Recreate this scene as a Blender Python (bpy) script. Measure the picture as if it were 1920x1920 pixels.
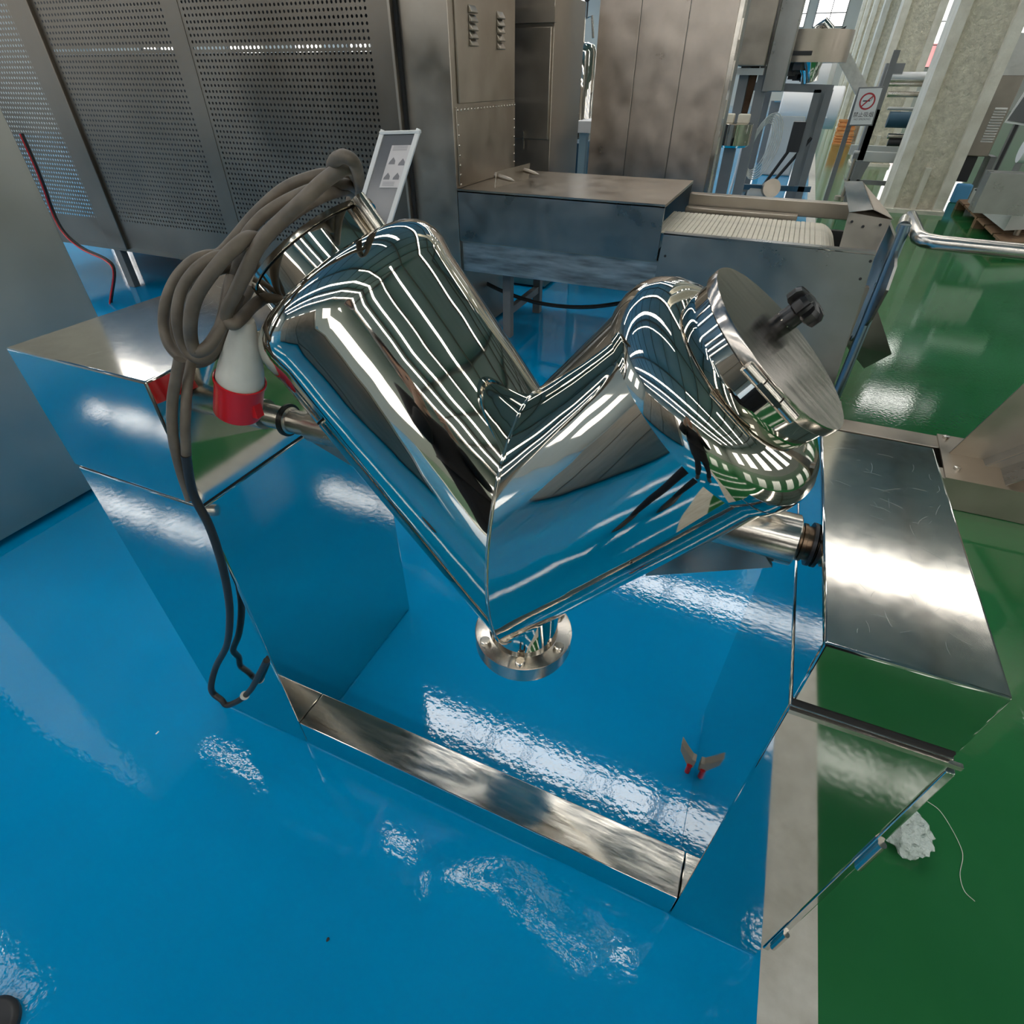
import bpy, bmesh, math, random
from mathutils import Vector, Matrix, noise
random.seed(7)
S = bpy.context.scene
for o in list(bpy.data.objects): bpy.data.objects.remove(o)
PI = math.pi
# ------------------------------------------------------------------ camera
CR = Matrix(((0.91749285, 0.3977431, 0.00270007), (0.25051875, -0.57258416, -0.78063291), (-0.30894534, 0.71690153, -0.62498398)))
CP = Vector((1.23176915, -0.52070705, 1.53117403)); FPX = 1023.83
cam = bpy.data.cameras.new('camera'); cam.sensor_width = 36; cam.lens = FPX * 36 / 1920; cam.clip_start = .02; cam.clip_end = 300
co = bpy.data.objects.new('camera', cam); S.collection.objects.link(co)
M4 = Matrix((CR[0], -Vector(CR[1]), -Vector(CR[2]))).transposed().to_4x4(); M4.translation = CP
co.matrix_world = M4; S.camera = co
# ------------------------------------------------------------------ world, exposure
w = bpy.data.worlds.new('world'); S.world = w; w.use_nodes = True
nt = w.node_tree; bg = nt.nodes['Background']; bg.inputs[0].default_value = (1.0, .98, .94, 1); bg.inputs[1].default_value = 3.0
S.view_settings.view_transform = 'Standard'; S.view_settings.look = 'None'; S.view_settings.gamma = 1
S.view_settings.use_curve_mapping = False; S.view_settings.exposure = 0.0
SKY_E = 13.5
# ------------------------------------------------------------------ helpers
def at(u, v, ax, val):                       # the point where the photo pixel meets a real plane (ax 0,1,2 = x,y,z)
    d = CR.transposed() @ Vector(((u - 960) / FPX, (v - 960) / FPX, 1)); t = (val - CP[ax]) / d[ax]; return CP + d * t
def X(u, v, y): return at(u, v, 1, y).x
def Z(u, v, y): return at(u, v, 1, y).z
def setp(o, label=None, cat=None, group=None, kind=None):
    if label: o['label'] = label
    if cat: o['category'] = cat
    if group: o['group'] = group
    if kind: o['kind'] = kind
    return o
def thing(name, label, cat, loc=(0, 0, 0), group=None):
    o = bpy.data.objects.new(name, None); S.collection.objects.link(o); o.location = loc; o.empty_display_size = .1
    return setp(o, label, cat, group)
def wloc(o):
    v = Vector((0, 0, 0))
    while o: v += o.location if o.type == 'EMPTY' else Vector(o.get('_w', (0, 0, 0))); o = o.parent if o.type != 'EMPTY' else None
    return v
def attach(o, parent):
    if parent is not None:
        o.parent = parent; o.matrix_parent_inverse = Matrix.Translation(-ABS[parent.name])
    return o
ABS = {}
def link(o, parent=None):
    S.collection.objects.link(o)
    ABS[o.name] = Vector(o.location) if parent is None else Vector(o.location)
    return attach(o, parent)
_t = thing
def thing(name, label, cat, loc=(0, 0, 0), group=None):
    o = _t(name, label, cat, loc, group); ABS[o.name] = Vector(loc); return o
class MB:
    def __init__(s): s.b = bmesh.new()
    def poly(s, pts):
        vs = [s.b.verts.new(p) for p in pts]; return s.b.faces.new(vs)
    def mesh(s, V, F):
        vs = [s.b.verts.new(p) for p in V]
        for f in F:
            try: s.b.faces.new([vs[i] for i in f])
            except ValueError: pass
    def box(s, x0, y0, z0, x1, y1, z1, M=None):
        V = [Vector((x, y, z)) for x in (x0, x1) for y in (y0, y1) for z in (z0, z1)]
        if M: V = [M @ v for v in V]
        s.mesh(V, [(0, 1, 3, 2), (4, 6, 7, 5), (0, 4, 5, 1), (2, 3, 7, 6), (0, 2, 6, 4), (1, 5, 7, 3)]); return s
    def prism(s, pts, d):                    # polygon pts extruded by vector d
        n = len(pts); pts = [Vector(p) for p in pts]; d = Vector(d)
        s.mesh(pts + [p + d for p in pts], [tuple(range(n))[::-1], tuple(range(n, 2 * n))] + [(i, (i + 1) % n, n + (i + 1) % n, n + i) for i in range(n)]); return s
    def bar(s, a, b, w, h=None):             # square bar between two points
        a, b = Vector(a), Vector(b); h = h or w; d = (b - a).normalized()
        up = Vector((0, 0, 1)) if abs(d.z) < .8 else Vector((0, 1, 0))
        x = d.cross(up).normalized(); y = x.cross(d)
        V = [p + x * i * w / 2 + y * j * h / 2 for p in (a, b) for i, j in ((-1, -1), (1, -1), (1, 1), (-1, 1))]
        s.mesh(V, [(3, 2, 1, 0), (4, 5, 6, 7)] + [(i, (i + 1) % 4, 4 + (i + 1) % 4, 4 + i) for i in range(4)]); return s
    def lathe(s, o, d, prof, n=32, cap=True):  # prof = [(distance along d, radius)]
        o, d = Vector(o), Vector(d).normalized()
        x = d.orthogonal().normalized(); y = d.cross(x); R = []
        for L, r in prof: R.append([s.b.verts.new(o + d * L + (x * math.cos(2 * PI * k / n) + y * math.sin(2 * PI * k / n)) * max(r, 1e-5)) for k in range(n)])
        for i in range(len(R) - 1):
            for k in range(n): s.b.faces.new((R[i][k], R[i][(k + 1) % n], R[i + 1][(k + 1) % n], R[i + 1][k]))
        if cap: s.b.faces.new(R[0][::-1]); s.b.faces.new(R[-1])
        return s
    def cyl(s, a, b, r, n=16, r2=None):
        a, b = Vector(a), Vector(b); return s.lathe(a, b - a, [(0, r), ((b - a).length, r if r2 is None else r2)], n)
    def tube(s, pts, r, n=10, cap=True, closed=False):
        pts = [Vector(p) for p in pts]; m = len(pts); prev = None; R = []
        for i, p in enumerate(pts):
            t = ((pts[(i + 1) % m] - pts[i - 1]) if closed else (pts[min(i + 1, m - 1)] - pts[max(i - 1, 0)])).normalized()
            if prev is None: x = t.orthogonal().normalized()
            else:
                x = prev - t * prev.dot(t); x = x.normalized() if x.length > 1e-6 else t.orthogonal().normalized()
            prev = x; y = t.cross(x)
            R.append([s.b.verts.new(p + (x * math.cos(2 * PI * k / n) + y * math.sin(2 * PI * k / n)) * r) for k in range(n)])
        for i in range(m if closed else m - 1):
            A, B = R[i], R[(i + 1) % m]
            for k in range(n): s.b.faces.new((A[k], A[(k + 1) % n], B[(k + 1) % n], B[k]))
        if cap and not closed: s.b.faces.new(R[0][::-1]); s.b.faces.new(R[-1])
        return s
    def bevel(s, w, seg=2):
        s.bv = True
        bmesh.ops.recalc_face_normals(s.b, faces=s.b.faces)
        ed = [e for e in s.b.edges if len(e.link_faces) == 2 and e.calc_face_angle(0) > .5]
        bmesh.ops.bevel(s.b, geom=ed, offset=w, segments=seg, profile=.5, affect='EDGES', clamp_overlap=True); return s
    def build(s, name, mat, parent=None, smooth=True, ang=35, fix=True):
        if fix: bmesh.ops.recalc_face_normals(s.b, faces=s.b.faces)
        me = bpy.data.meshes.new(name); s.b.to_mesh(me); s.b.free(); me.materials.append(mat)
        if smooth:
            for p in me.polygons: p.use_smooth = True
            me.set_sharp_from_angle(angle=math.radians(20 if getattr(s, 'bv', False) else ang))
        o = bpy.data.objects.new(name, me); return link(o, parent)
def dup(src, parent, loc, rot=None, label=None):
    o = src.copy(); S.collection.objects.link(o); o.location = loc
    if rot is not None: o.rotation_euler = rot
    ABS[o.name] = Vector(loc)
    if parent is not None: o.parent = parent; o.matrix_parent_inverse = Matrix.Translation(-ABS[parent.name])
    if label: o['label'] = label
    return o
def spline(pts, n=8):
    pts = [Vector(p) for p in pts]; P = [pts[0] * 2 - pts[1]] + pts + [pts[-1] * 2 - pts[-2]]; out = []
    for i in range(1, len(P) - 2):
        for k in range(n):
            t = k / n; a, b, c, d = P[i - 1:i + 3]
            out.append(.5 * ((2 * b) + (c - a) * t + (2 * a - 5 * b + 4 * c - d) * t * t + (3 * b - a - 3 * c + d) * t ** 3))
    return out + [pts[-1]]
# ------------------------------------------------------------------ materials
def mat(name, col, metal=0, rough=.5, bump=0, bscale=20, var=0, vscale=4, stretch=None, rvar=0, emit=0, spec=None, coat=0, col2=None, thr=None, bdist=.01, detail=3, alpha=None, trans=0):
    m = bpy.data.materials.new(name); m.use_nodes = True; n = m.node_tree.nodes; l = m.node_tree.links; b = n['Principled BSDF']
    b.inputs['Base Color'].default_value = (*col, 1); b.inputs['Metallic'].default_value = metal; b.inputs['Roughness'].default_value = rough
    if spec is not None: b.inputs['Specular IOR Level'].default_value = spec
    if coat: b.inputs['Coat Weight'].default_value = coat; b.inputs['Coat Roughness'].default_value = .03
    if emit: b.inputs['Emission Color'].default_value = (*col, 1); b.inputs['Emission Strength'].default_value = emit
    if trans: b.inputs['Transmission Weight'].default_value = trans
    if bump or var or rvar or col2:
        tc = n.new('ShaderNodeTexCoord'); mp = n.new('ShaderNodeMapping'); l.new(tc.outputs['Object'], mp.inputs[0])
        if stretch: mp.inputs['Scale'].default_value = stretch
    if bump:
        nz = n.new('ShaderNodeTexNoise'); nz.inputs['Scale'].default_value = bscale; nz.inputs['Detail'].default_value = detail; l.new(mp.outputs[0], nz.inputs[0])
        bp = n.new('ShaderNodeBump'); bp.inputs['Strength'].default_value = bump; bp.inputs['Distance'].default_value = bdist
        l.new(nz.outputs['Fac'], bp.inputs['Height']); l.new(bp.outputs[0], b.inputs['Normal'])
        if coat: l.new(bp.outputs[0], b.inputs['Coat Normal'])
    if var or col2 or rvar:
        n2 = n.new('ShaderNodeTexNoise'); n2.inputs['Scale'].default_value = vscale; n2.inputs['Detail'].default_value = 6; l.new(mp.outputs[0], n2.inputs[0])
        if var or col2:
            rp = n.new('ShaderNodeValToRGB'); rp.color_ramp.elements[0].position = .3 if thr is None else thr; rp.color_ramp.elements[1].position = .7 if thr is None else thr + .12
            rp.color_ramp.elements[0].color = (*[c * (1 - var) for c in col], 1); rp.color_ramp.elements[1].color = (*(col2 or [min(1, c * (1 + var)) for c in col]), 1)
            l.new(n2.outputs['Fac'], rp.inputs[0]); l.new(rp.outputs[0], b.inputs['Base Color'])
        if rvar:
            mr = n.new('ShaderNodeMapRange'); mr.inputs[1].default_value = .3; mr.inputs[2].default_value = .7
            mr.inputs[3].default_value = max(0, rough - rvar); mr.inputs[4].default_value = rough + rvar; l.new(n2.outputs['Fac'], mr.inputs[0]); l.new(mr.outputs[0], b.inputs['Roughness'])
    return m
MIR = mat('polished steel drum', (.68, .64, .57), 1, .035, bump=.22, bscale=5, bdist=.012, detail=2)
MIRS = mat('polished steel sheet', (.66, .65, .62), 1, .055, bump=.03, bscale=4, bdist=.01, detail=2, rvar=.02, vscale=9)
MTOP = mat('scratched polished sheet', (.70, .67, .61), 1, .10, bump=.010, bscale=3, bdist=.006, rvar=.012, vscale=60, var=.05)
MBR = mat('turned steel', (.60, .56, .50), 1, .22, bump=.05, bscale=120, bdist=.002, rvar=.06, vscale=8)
MRUSTS = mat('brownish steel plate', (.42, .34, .28), 1, .18, rvar=.05, vscale=10, var=.15)
MLID = mat('brushed round lid', (.50, .45, .40), 1, .17, bump=.04, bscale=40, bdist=.002, stretch=(1, 8, 1), var=.12, vscale=9, rvar=.05)
MBEAM = mat('satin steel beam top', (.68, .65, .59), 1, .13, bump=.02, bscale=30, bdist=.003, rvar=.06, vscale=10, stretch=(1, 6, 1))
MDUL = mat('brushed steel warm', (.38, .335, .28), 1, .36, bump=.10, bscale=6, bdist=.01, rvar=.08, vscale=5, var=.12)
MDUL2 = mat('brushed steel cool', (.30, .30, .285), 1, .33, bump=.06, bscale=5, bdist=.01, rvar=.08, vscale=6, var=.10)
MDENT = mat('dented brushed steel', (.47, .405, .35), 1, .34, bump=.55, bscale=1.6, bdist=.05, rvar=.08, vscale=5, var=.15, detail=2)
MDUL3 = mat('dark brushed steel', (.24, .215, .185), 1, .38, var=.1, vscale=4)
MPERF = mat('perforated steel', (.19, .165, .135), 1, .36, var=.25, vscale=1.2, rvar=.06)
MSKIRT = mat('stained steel skirt', (.40, .39, .37), 1, .42, var=.45, vscale=5, stretch=(1, 1, 6), bump=.1, bscale=9)
MCAB = mat('dull blue steel side', (.43, .43, .39), 1, .38, bump=.05, bscale=3, bdist=.01, var=.10, vscale=3, rvar=.06)
MDARK = mat('dark cavity', (.012, .012, .012), 0, .8)
MBLK = mat('black plastic', (.012, .012, .013), 0, .28)
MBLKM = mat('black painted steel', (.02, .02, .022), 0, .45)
MGREY = mat('grey painted frame', (.16, .165, .165), 0, .45, var=.15, vscale=3)
MLGREY = mat('light grey paint', (.45, .46, .44), 0, .45, var=.08, vscale=3)
MBEIGE = mat('beige machine paint', (.56, .55, .47), 0, .5)
MWHITE = mat('white paint', (.75, .75, .74), 0, .4)
MPLW = mat('dirty white plastic', (.62, .60, .53), 0, .45, var=.12, vscale=18, bump=.05, bscale=60, bdist=.001)
MRED = mat('red plastic', (.55, .012, .015), 0, .28)
MRUB = mat('dusty brown rubber', (.115, .092, .068), 0, .55, var=.35, vscale=22, bump=.1, bscale=80, bdist=.001)
MCAB2 = mat('black rubber', (.018, .017, .016), 0, .45, var=.2, vscale=30)
MRUST = mat('greasy bronze shaft', (.17, .115, .075), 1, .30, var=.4, vscale=30)
MBELT = mat('cream belt plastic', (.62, .57, .46), 0, .55, var=.12, vscale=7)
MCONC = mat('whitewashed concrete', (.60, .56, .45), 0, .9, bump=.9, bscale=22, bdist=.03, var=.16, vscale=14, detail=6)
MCONC2 = mat('smooth concrete edge', (.66, .62, .52), 0, .9, bump=.5, bscale=14, bdist=.02, var=.12, vscale=5, col2=(.72, .69, .60))
MWALL = mat('grey green wall panel', (.42, .44, .41), 0, .7, var=.06, vscale=.4)
MCEIL = mat('grey roof sheet', (.34, .375, .415), 0, .8, var=.1, vscale=.3)
MTRUSS = mat('grey roof steel', (.13, .12, .11), 0, .6)
MWOOD = mat('pallet wood', (.22, .13, .07), 0, .8, var=.3, vscale=9, stretch=(1, 8, 1))
MORG = mat('orange crate wood', (.72, .30, .10), 0, .7, var=.2, vscale=8)
MTEAL = mat('teal gloss paint', (.0, .36, .46), 0, .2)
MNAVY = mat('navy blue paint', (.02, .075, .12), 0, .45)
MLBL = mat('pale blue paint', (.30, .45, .52), 0, .45)
MREDO = mat('red container paint paled for glare', (.75, .32, .33), 0, .6)  # red lightened so the window glare is part of the colour
MBLUE = mat('blue tarp', (.10, .35, .65), 0, .5)
MPANEL = mat('grey board', (.13, .13, .135), 0, .16)
MPAPER = mat('printed paper', (.62, .58, .57), 0, .5)
MINK = mat('grey print', (.20, .19, .20), 0, .5)
MINKB = mat('dark print', (.03, .03, .035), 0, .5)
MFRAME = mat('satin white frame', (.70, .70, .68), 0, .35)
MBAG = mat('crumpled clear film', (.75, .85, .80), 0, .2, bump=1.0, bscale=60, bdist=.02, detail=3, trans=.35)
MRUSTP = mat('rusty brown steel', (.12, .075, .05), 1, .5, var=.3, vscale=8)
MRIM = mat('blue steel tube', (.22, .30, .36), 1, .3)
MGLOW = mat('translucent skylight sheet', (1.0, .97, .92), 0, .6, emit=SKY_E)
# floor: blue | white strip | green, glossy epoxy
def floor_mat(name, col, col2, rough, vs, bs=55, bstr=.028):
    m = mat(name, col, 0, rough, col2=col2, vscale=vs, coat=0); n = m.node_tree.nodes; l = m.node_tree.links; b = n['Principled BSDF']
    b.inputs['IOR'].default_value = 1.5; b.inputs['Coat Weight'].default_value = 0
    tc = n.new('ShaderNodeTexCoord'); a = n.new('ShaderNodeTexNoise'); a.inputs['Scale'].default_value = bs; a.inputs['Detail'].default_value = 2
    c = n.new('ShaderNodeTexNoise'); c.inputs['Scale'].default_value = 1.3; c.inputs['Detail'].default_value = 1
    l.new(tc.outputs['Object'], a.inputs[0]); l.new(tc.outputs['Object'], c.inputs[0])
    b1 = n.new('ShaderNodeBump'); b1.inputs['Strength'].default_value = bstr; b1.inputs['Distance'].default_value = .01; l.new(a.outputs[0], b1.inputs['Height'])
    b2 = n.new('ShaderNodeBump'); b2.inputs['Strength'].default_value = .04; b2.inputs['Distance'].default_value = .03; l.new(c.outputs[0], b2.inputs['Height'])
    l.new(b1.outputs[0], b2.inputs['Normal']); l.new(b2.outputs[0], b.inputs['Normal'])
    return m
FBLUE = floor_mat('blue epoxy', (.0, .235, .50), (.0, .275, .56), .045, 1.4)
FGREEN = floor_mat('green epoxy', (.012, .105, .030), (.024, .150, .050), .07, 1.1)
FWHITE = floor_mat('worn white line', (.44, .42, .36), (.56, .54, .48), .40, 18, 60, .2)
# ------------------------------------------------------------------ hall shell
XL, XR, YN, YF, ZC = -22, 19.0, -16, 46, 8.0
def stc(o): o['kind'] = 'structure'; return o
fl = stc(MB().box(XL, YN, -.1, 1.612, YF, 0).build('floor', FBLUE, smooth=False))
o = MB().box(1.729, YN, -.1, XR, YF, 0).build('green_floor', FGREEN, fl, smooth=False); o['label'] = 'green epoxy half of the floor'
o = MB().box(1.612, YN, -.1, 1.729, YF, .0004).build('floor_line', FWHITE, fl, smooth=False); o['label'] = 'worn white line between blue and green'
# roof: sheet with openings filled by skylight strips running along x
rows = []
for yc, wd, x0, x1, p in ((-13.6, .5, -20, 17, 1.15), (-9.8, .5, -20, 17, 1.15), (-6.2, .5, -20, 17, 1.15), (-2.9, .45, 3.5, 17, 1.15), (-1.65, .45, -20, -5.2, 1.15), (.3, .4, 8.5, 17, 1.15), (1.98, .1, -8.5, 3.0, 2.3), (4.15, .52, -20.0, 2.9, 1.15), (9.2, .62, -16.9, 9.8, .86), (14.6, .6, -20, 5.5, 1.15), (22.2, .7, -20, 8.3, 1.15), (27.6, .7, -20, 8.6, 1.15), (33, .8, -20, 9.6, 1.15), (39, .8, -20, 9, 1.15)):
    rows.append((yc, wd, x0, x1, p))
m = MB(); y = YN
for yc, wd, x0, x1, p in rows:
    m.box(XL, y, ZC, XR, yc - wd / 2, ZC + .1); m.box(XL, yc - wd / 2, ZC, x0, yc + wd / 2, ZC + .1); m.box(x1, yc - wd / 2, ZC, XR, yc + wd / 2, ZC + .1); y = yc + wd / 2
m.box(XL, y, ZC, XR, YF, ZC + .1)
ceil = stc(m.build('ceiling', MCEIL, smooth=False))
for yc, wd, x0, x1, p in rows:
    n = int((x1 - x0) / p); pm = None
    for k in range(n):
        if pm is None: pm = MB().box(0, -wd / 2, 0, p - .07, wd / 2, .03).build('skylight_pane', MGLOW, ceil, smooth=False); pm.location = (x0, yc, ZC + .03)
        else: dup(pm, ceil, (x0 + k * p, yc, ZC + .03))
m = MB()
for k in range(11):
    yy = YN + 2 + k * 5.6
    m.box(XL, yy, ZC - .35, XR, yy + .18, ZC - .02)
for k in range(18): m.box(XL + 1 + k * 2.2, YN, ZC - .12, XL + 1.07 + k * 2.2, YF, ZC - .001)
o = m.build('roof_beams', MTRUSS, ceil, smooth=False); o['kind'] = 'stuff'
def wall(name, ax, pos, a0, a1, wins, th=.2):
    # wall in plane ax=pos spanning a0..a1, window holes wins=[(lo,hi,z0,z1)]
    m = MB(); cuts = sorted(wins); cur = a0
    def bx(p0, p1, z0, z1):
        if ax == 0: m.box(pos, p0, z0, pos + th, p1, z1)
        else: m.box(p0, pos, z0, p1, pos + th, z1)
    for lo, hi, z0, z1 in cuts: bx(cur, lo, 0, ZC); bx(lo, hi, 0, z0); bx(lo, hi, z1, ZC); cur = hi
    bx(cur, a1, 0, ZC)
    o = stc(m.build(name, MWALL, smooth=False))
    return o
WN = [0]
def window(ax, pos, lo, hi, z0, z1, nx, nz):
    WN[0] += 1; m = MB(); t = .05
    def bx(p0, p1, a, b, d0=-.03, d1=.06):
        if ax == 0: m.box(pos + d0, p0, a, pos + d1, p1, b)
        else: m.box(p0, pos + d0, a, p1, pos + d1, b)
    bx(lo, lo + t, z0, z1); bx(hi - t, hi, z0, z1); bx(lo, hi, z0, z0 + t); bx(lo, hi, z1 - t, z1)
    for k in range(1, nx): q = lo + (hi - lo) * k / nx; bx(q - .022, q + .022, z0, z1)
    for k in range(1, nz): q = z0 + (z1 - z0) * k / nz; bx(lo, hi, q - .022, q + .022)
    return stc(m.build('window_%d' % WN[0], MGREY, smooth=False))
fw = [(-21 + k * 2.9, -21 + k * 2.9 + 1.55, 3.75, 6.9) for k in range(6)] + [(-1.95, -.1, 3.75, 6.9), (.35, 2.0, 3.75, 6.9), (5.9, 7.2, 1.9, 6.9), (9.9, 11.2, 1.9, 6.9)]
wall('wall_back', 1, YF, XL, XR, fw)
for a in fw: window(1, YF, *a, 2, 5)
rw = [(-11 + k * 5.6, -11 + k * 5.6 + 3.0, 1.9, 6.4) for k in range(10)]
wall('wall_right', 0, XR, YN, YF, rw)
for a in rw: window(0, XR, *a, 4, 6)
lw = [(-11 + k * 4.2, -11 + k * 4.2 + 2.2, 2.2, 5.4) for k in range(13)]
wall('wall_left', 0, XL - .2, YN, YF, lw)
for a in lw[3:]: window(0, XL, *a, 3, 4)
wall('wall_front', 1, YN - .2, XL, XR, [(-18 + k * 5, -15.5 + k * 5, 2.2, 5.4) for k in range(7)])
# ------------------------------------------------------------------ V mixer
A_, H_, B_, A2, D_, SEAM, HB, H2 = .357, 1.14, 1.410, .190, .566, .881, .1087, 1.0036
mix = thing('v_mixer', 'mirror-polished steel V-shaped drum mixer standing between two steel housings on the blue floor', 'machine', (.88, .28, 0))
hs = MB().box(0, 0, .004, A_, D_, SEAM - .003).bevel(.004).build('drive_housing', MIRS, mix)
cv = MB().box(-.002, -.002, SEAM + .002, A_ + .001, D_, H_).bevel(.004).build('housing_cover', MIRS, hs)
cv.data.materials.append(MTOP)
for p in cv.data.polygons:
    if p.normal.z > .95: p.material_index = 1
MB().box(.003, .003, SEAM - .006, A_ - .003, D_ - .003, SEAM + .004).build('joint_gap', MDARK, hs)
MB().box(B_ + .003, .003, SEAM - .006, B_ + A2 - .003, D_ - .003, SEAM + .005).build('joint_gap', MDARK, None)
hs2 = MB().box(B_, 0, .004, B_ + A2, D_, SEAM - .004).bevel(.003).build('bearing_housing', MIRS, mix)
bpy.data.objects['joint_gap.001'].parent = hs2; bpy.data.objects['joint_gap.001'].matrix_parent_inverse = Matrix.Translation(-ABS[hs2.name])
cv2 = MB().box(B_ + .001, .004, SEAM + .004, B_ + A2, D_ - .002, H2).bevel(.004).build('housing_cover', MIRS, hs2)
cv2.data.materials.append(MTOP)
for p in cv2.data.polygons:
    if p.normal.z > .95: p.material_index = 1
# lip and door edge on the bearing housing
MB().box(B_ + .001, -.006, SEAM - .013, B_ + A2 + .008, .0, SEAM - .005).build('lip', MBR, hs2)
MB().box(B_ + A2, .0, .06, B_ + A2 + .012, D_, SEAM - .03).bevel(.002).build('side_door', MIRS, hs2)
for z in (.62, .17): MB().cyl((B_ + A2 + .010, -.003, z - .07), (B_ + A2 + .010, -.003, z + .02), .006, 12).build('door_hinge', MBR, hs2)
random.seed(11)
def scratches(par, x0, x1, y0, y1, z, n):
    m = MB()
    for k in range(n):
        x, y, a, L, cv_ = random.uniform(x0, x1), random.uniform(y0, y1), random.uniform(0, PI), random.uniform(.006, .035), random.uniform(-.4, .4)
        P = [(min(max(x + math.cos(a + cv_ * t) * L * t, x0), x1), min(max(y + math.sin(a + cv_ * t) * L * t, y0), y1), z) for t in (0, .35, .7, 1)]
        m.tube(P, .0001, 3)
    o = m.build('scratches', MWHITE, par, ang=80); o['kind'] = 'stuff'
scratches(hs2, B_ + .012, B_ + A2 - .012, .03, .5, H2, 60)
scratches(hs, .02, A_ - .02, .03, .5, H_, 40)
# base beam
bm = MB().box(A_ + .001, .002, .004, B_ - .001, .105, HB - .002).bevel(.0025).build('base_beam', MBEAM, mix)
bm.data.materials.append(MIRS)
for p in bm.data.polygons:
    if p.normal.y < -.9: p.material_index = 1
# drum
CA = Vector((.936, .235, .838)); AL = math.radians(39); RV = .178
def arm(sg, prof):
    d = Vector((sg * math.sin(AL), 0, math.cos(AL)))
    m = MB().lathe(CA, d, prof, 128, cap=True)
    geom = m.b.verts[:] + m.b.edges[:] + m.b.faces[:]
    bmesh.ops.bisect_plane(m.b, geom=geom, plane_co=CA, plane_no=(-sg, 0, 0), clear_outer=True, dist=1e-6)
    return m, d
def lin(a, b, n): return [(a[0] + (b[0] - a[0]) * i / n, a[1] + (b[1] - a[1]) * i / n) for i in range(n)]
pL = lin((-.42, RV), (.47, RV), 10) + [(.47, RV), (.485, .180), (.50, .1815), (.515, .180), (.528, .175), (.539, .167), (.547, .156), (.551, .142), (.553, .128), (.554, .118)]
pR = lin((-.42, RV), (.425, RV), 10) + [(.425, RV), (.427, .183), (.445, .186), (.462, .184), (.477, .177), (.489, .165), (.497, .150), (.500, .135), (.502, .124)]
mL, dL = arm(-1, pL); mR, dR = arm(1, pR)
me = bpy.data.meshes.new('t'); mL.b.to_mesh(me); mR.b.from_mesh(me); mL.b.free(); bpy.data.meshes.remove(me)
bmesh.ops.remove_doubles(mR.b, verts=mR.b.verts, dist=.0008)
drum = mR.build('drum', MIR, mix, ang=28)
# weld seam along the joint of the arms
pts = [CA + Vector((0, RV * math.cos(t), RV / math.sin(AL) * math.sin(t))) for t in [2 * PI * k / 120 for k in range(120)]]
pts = [p + Vector((0, 0, random.uniform(-.0006, .0006))) for p in pts]
MB().tube(pts, .0035, 8, closed=True).build('weld_seam', MIR, drum, ang=80)
MB().lathe(CA, dL, [(.551, .117), (.598, .117)], 96).build('collar', MIR, drum)
MB().lathe(CA, dL, [(.598, .113), (.600, .113)], 96).build('gasket', MBLK, drum)
MB().lathe(CA, dL, [(.600, .118), (.601, .120), (.608, .120), (.609, .118)], 96).build('lid', MBEAM, drum)
MB().lathe(CA, dR, [(.498, .122), (.530, .122)], 96).build('collar', MIR, drum)
MB().lathe(CA, dR, [(.5295, .120), (.532, .120)], 96).build('gasket', MBLK, drum)
lidR = MB().lathe(CA, dR, [(.532, .1255), (.533, .1265), (.545, .1265), (.547, .1255)], 96).build('lid', MLID, drum)
lidR['label'] = 'round polished lid with a black knob'
V_ = Vector((0, 1, 0)); W_ = dR.cross(V_)
hc = CA + dR * .537 - V_ * .129
m = MB()
for k in range(3): m.cyl(hc + W_ * (-.042 + k * .028 + .001), hc + W_ * (-.042 + (k + 1) * .028 - .001), .0075, 16)
m.build('hinge', MBR, drum)
MB().box(-.018, -.004, -.003, .018, .0, .003, Matrix.Translation(hc - V_ * .004) @ Matrix((W_, V_, dR)).transposed().to_4x4()).build('hinge_plate', MBR, drum)
# knob
kb = CA + dR * .547 + V_ * .098 - W_ * .0
m = MB().lathe(kb, dR, [(0, .016), (.006, .016), (.008, .0155), (.018, .0155), (.020, .019)], 24)
n = 7 * 8; x = dR.orthogonal().normalized(); yv = dR.cross(x)
def ring(L, s):
    return [kb + dR * L + (x * math.cos(2 * PI * k / n) + yv * math.sin(2 * PI * k / n)) * s * (.0245 + .0045 * (1 if math.cos(7 * 2 * PI * k / n) > -.35 else -.9)) for k in range(n)]
R_ = [[m.b.verts.new(p) for p in ring(L, s)] for L, s in ((.018, .8), (.021, 1), (.034, 1), (.040, .85), (.042, .5))]
for i in range(4):
    for k in range(n): m.b.faces.new((R_[i][k], R_[i][(k + 1) % n], R_[i + 1][(k + 1) % n], R_[i + 1][k]))
m.b.faces.new(R_[0][::-1]); m.b.faces.new(R_[-1])
m.build('knob', MBLK, drum, ang=30)
MB().cyl(kb - dR * .02, kb + dR * .001, .016, 16).build('clamp_nut', MBR, drum)
# left clamp bolt
kl = CA + dL * .575 - dL.cross(V_) * .128
MB().cyl(kl - dL * .03, kl + dL * .03, .012, 14).build('clamp_bolt', MBR, drum)
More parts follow.
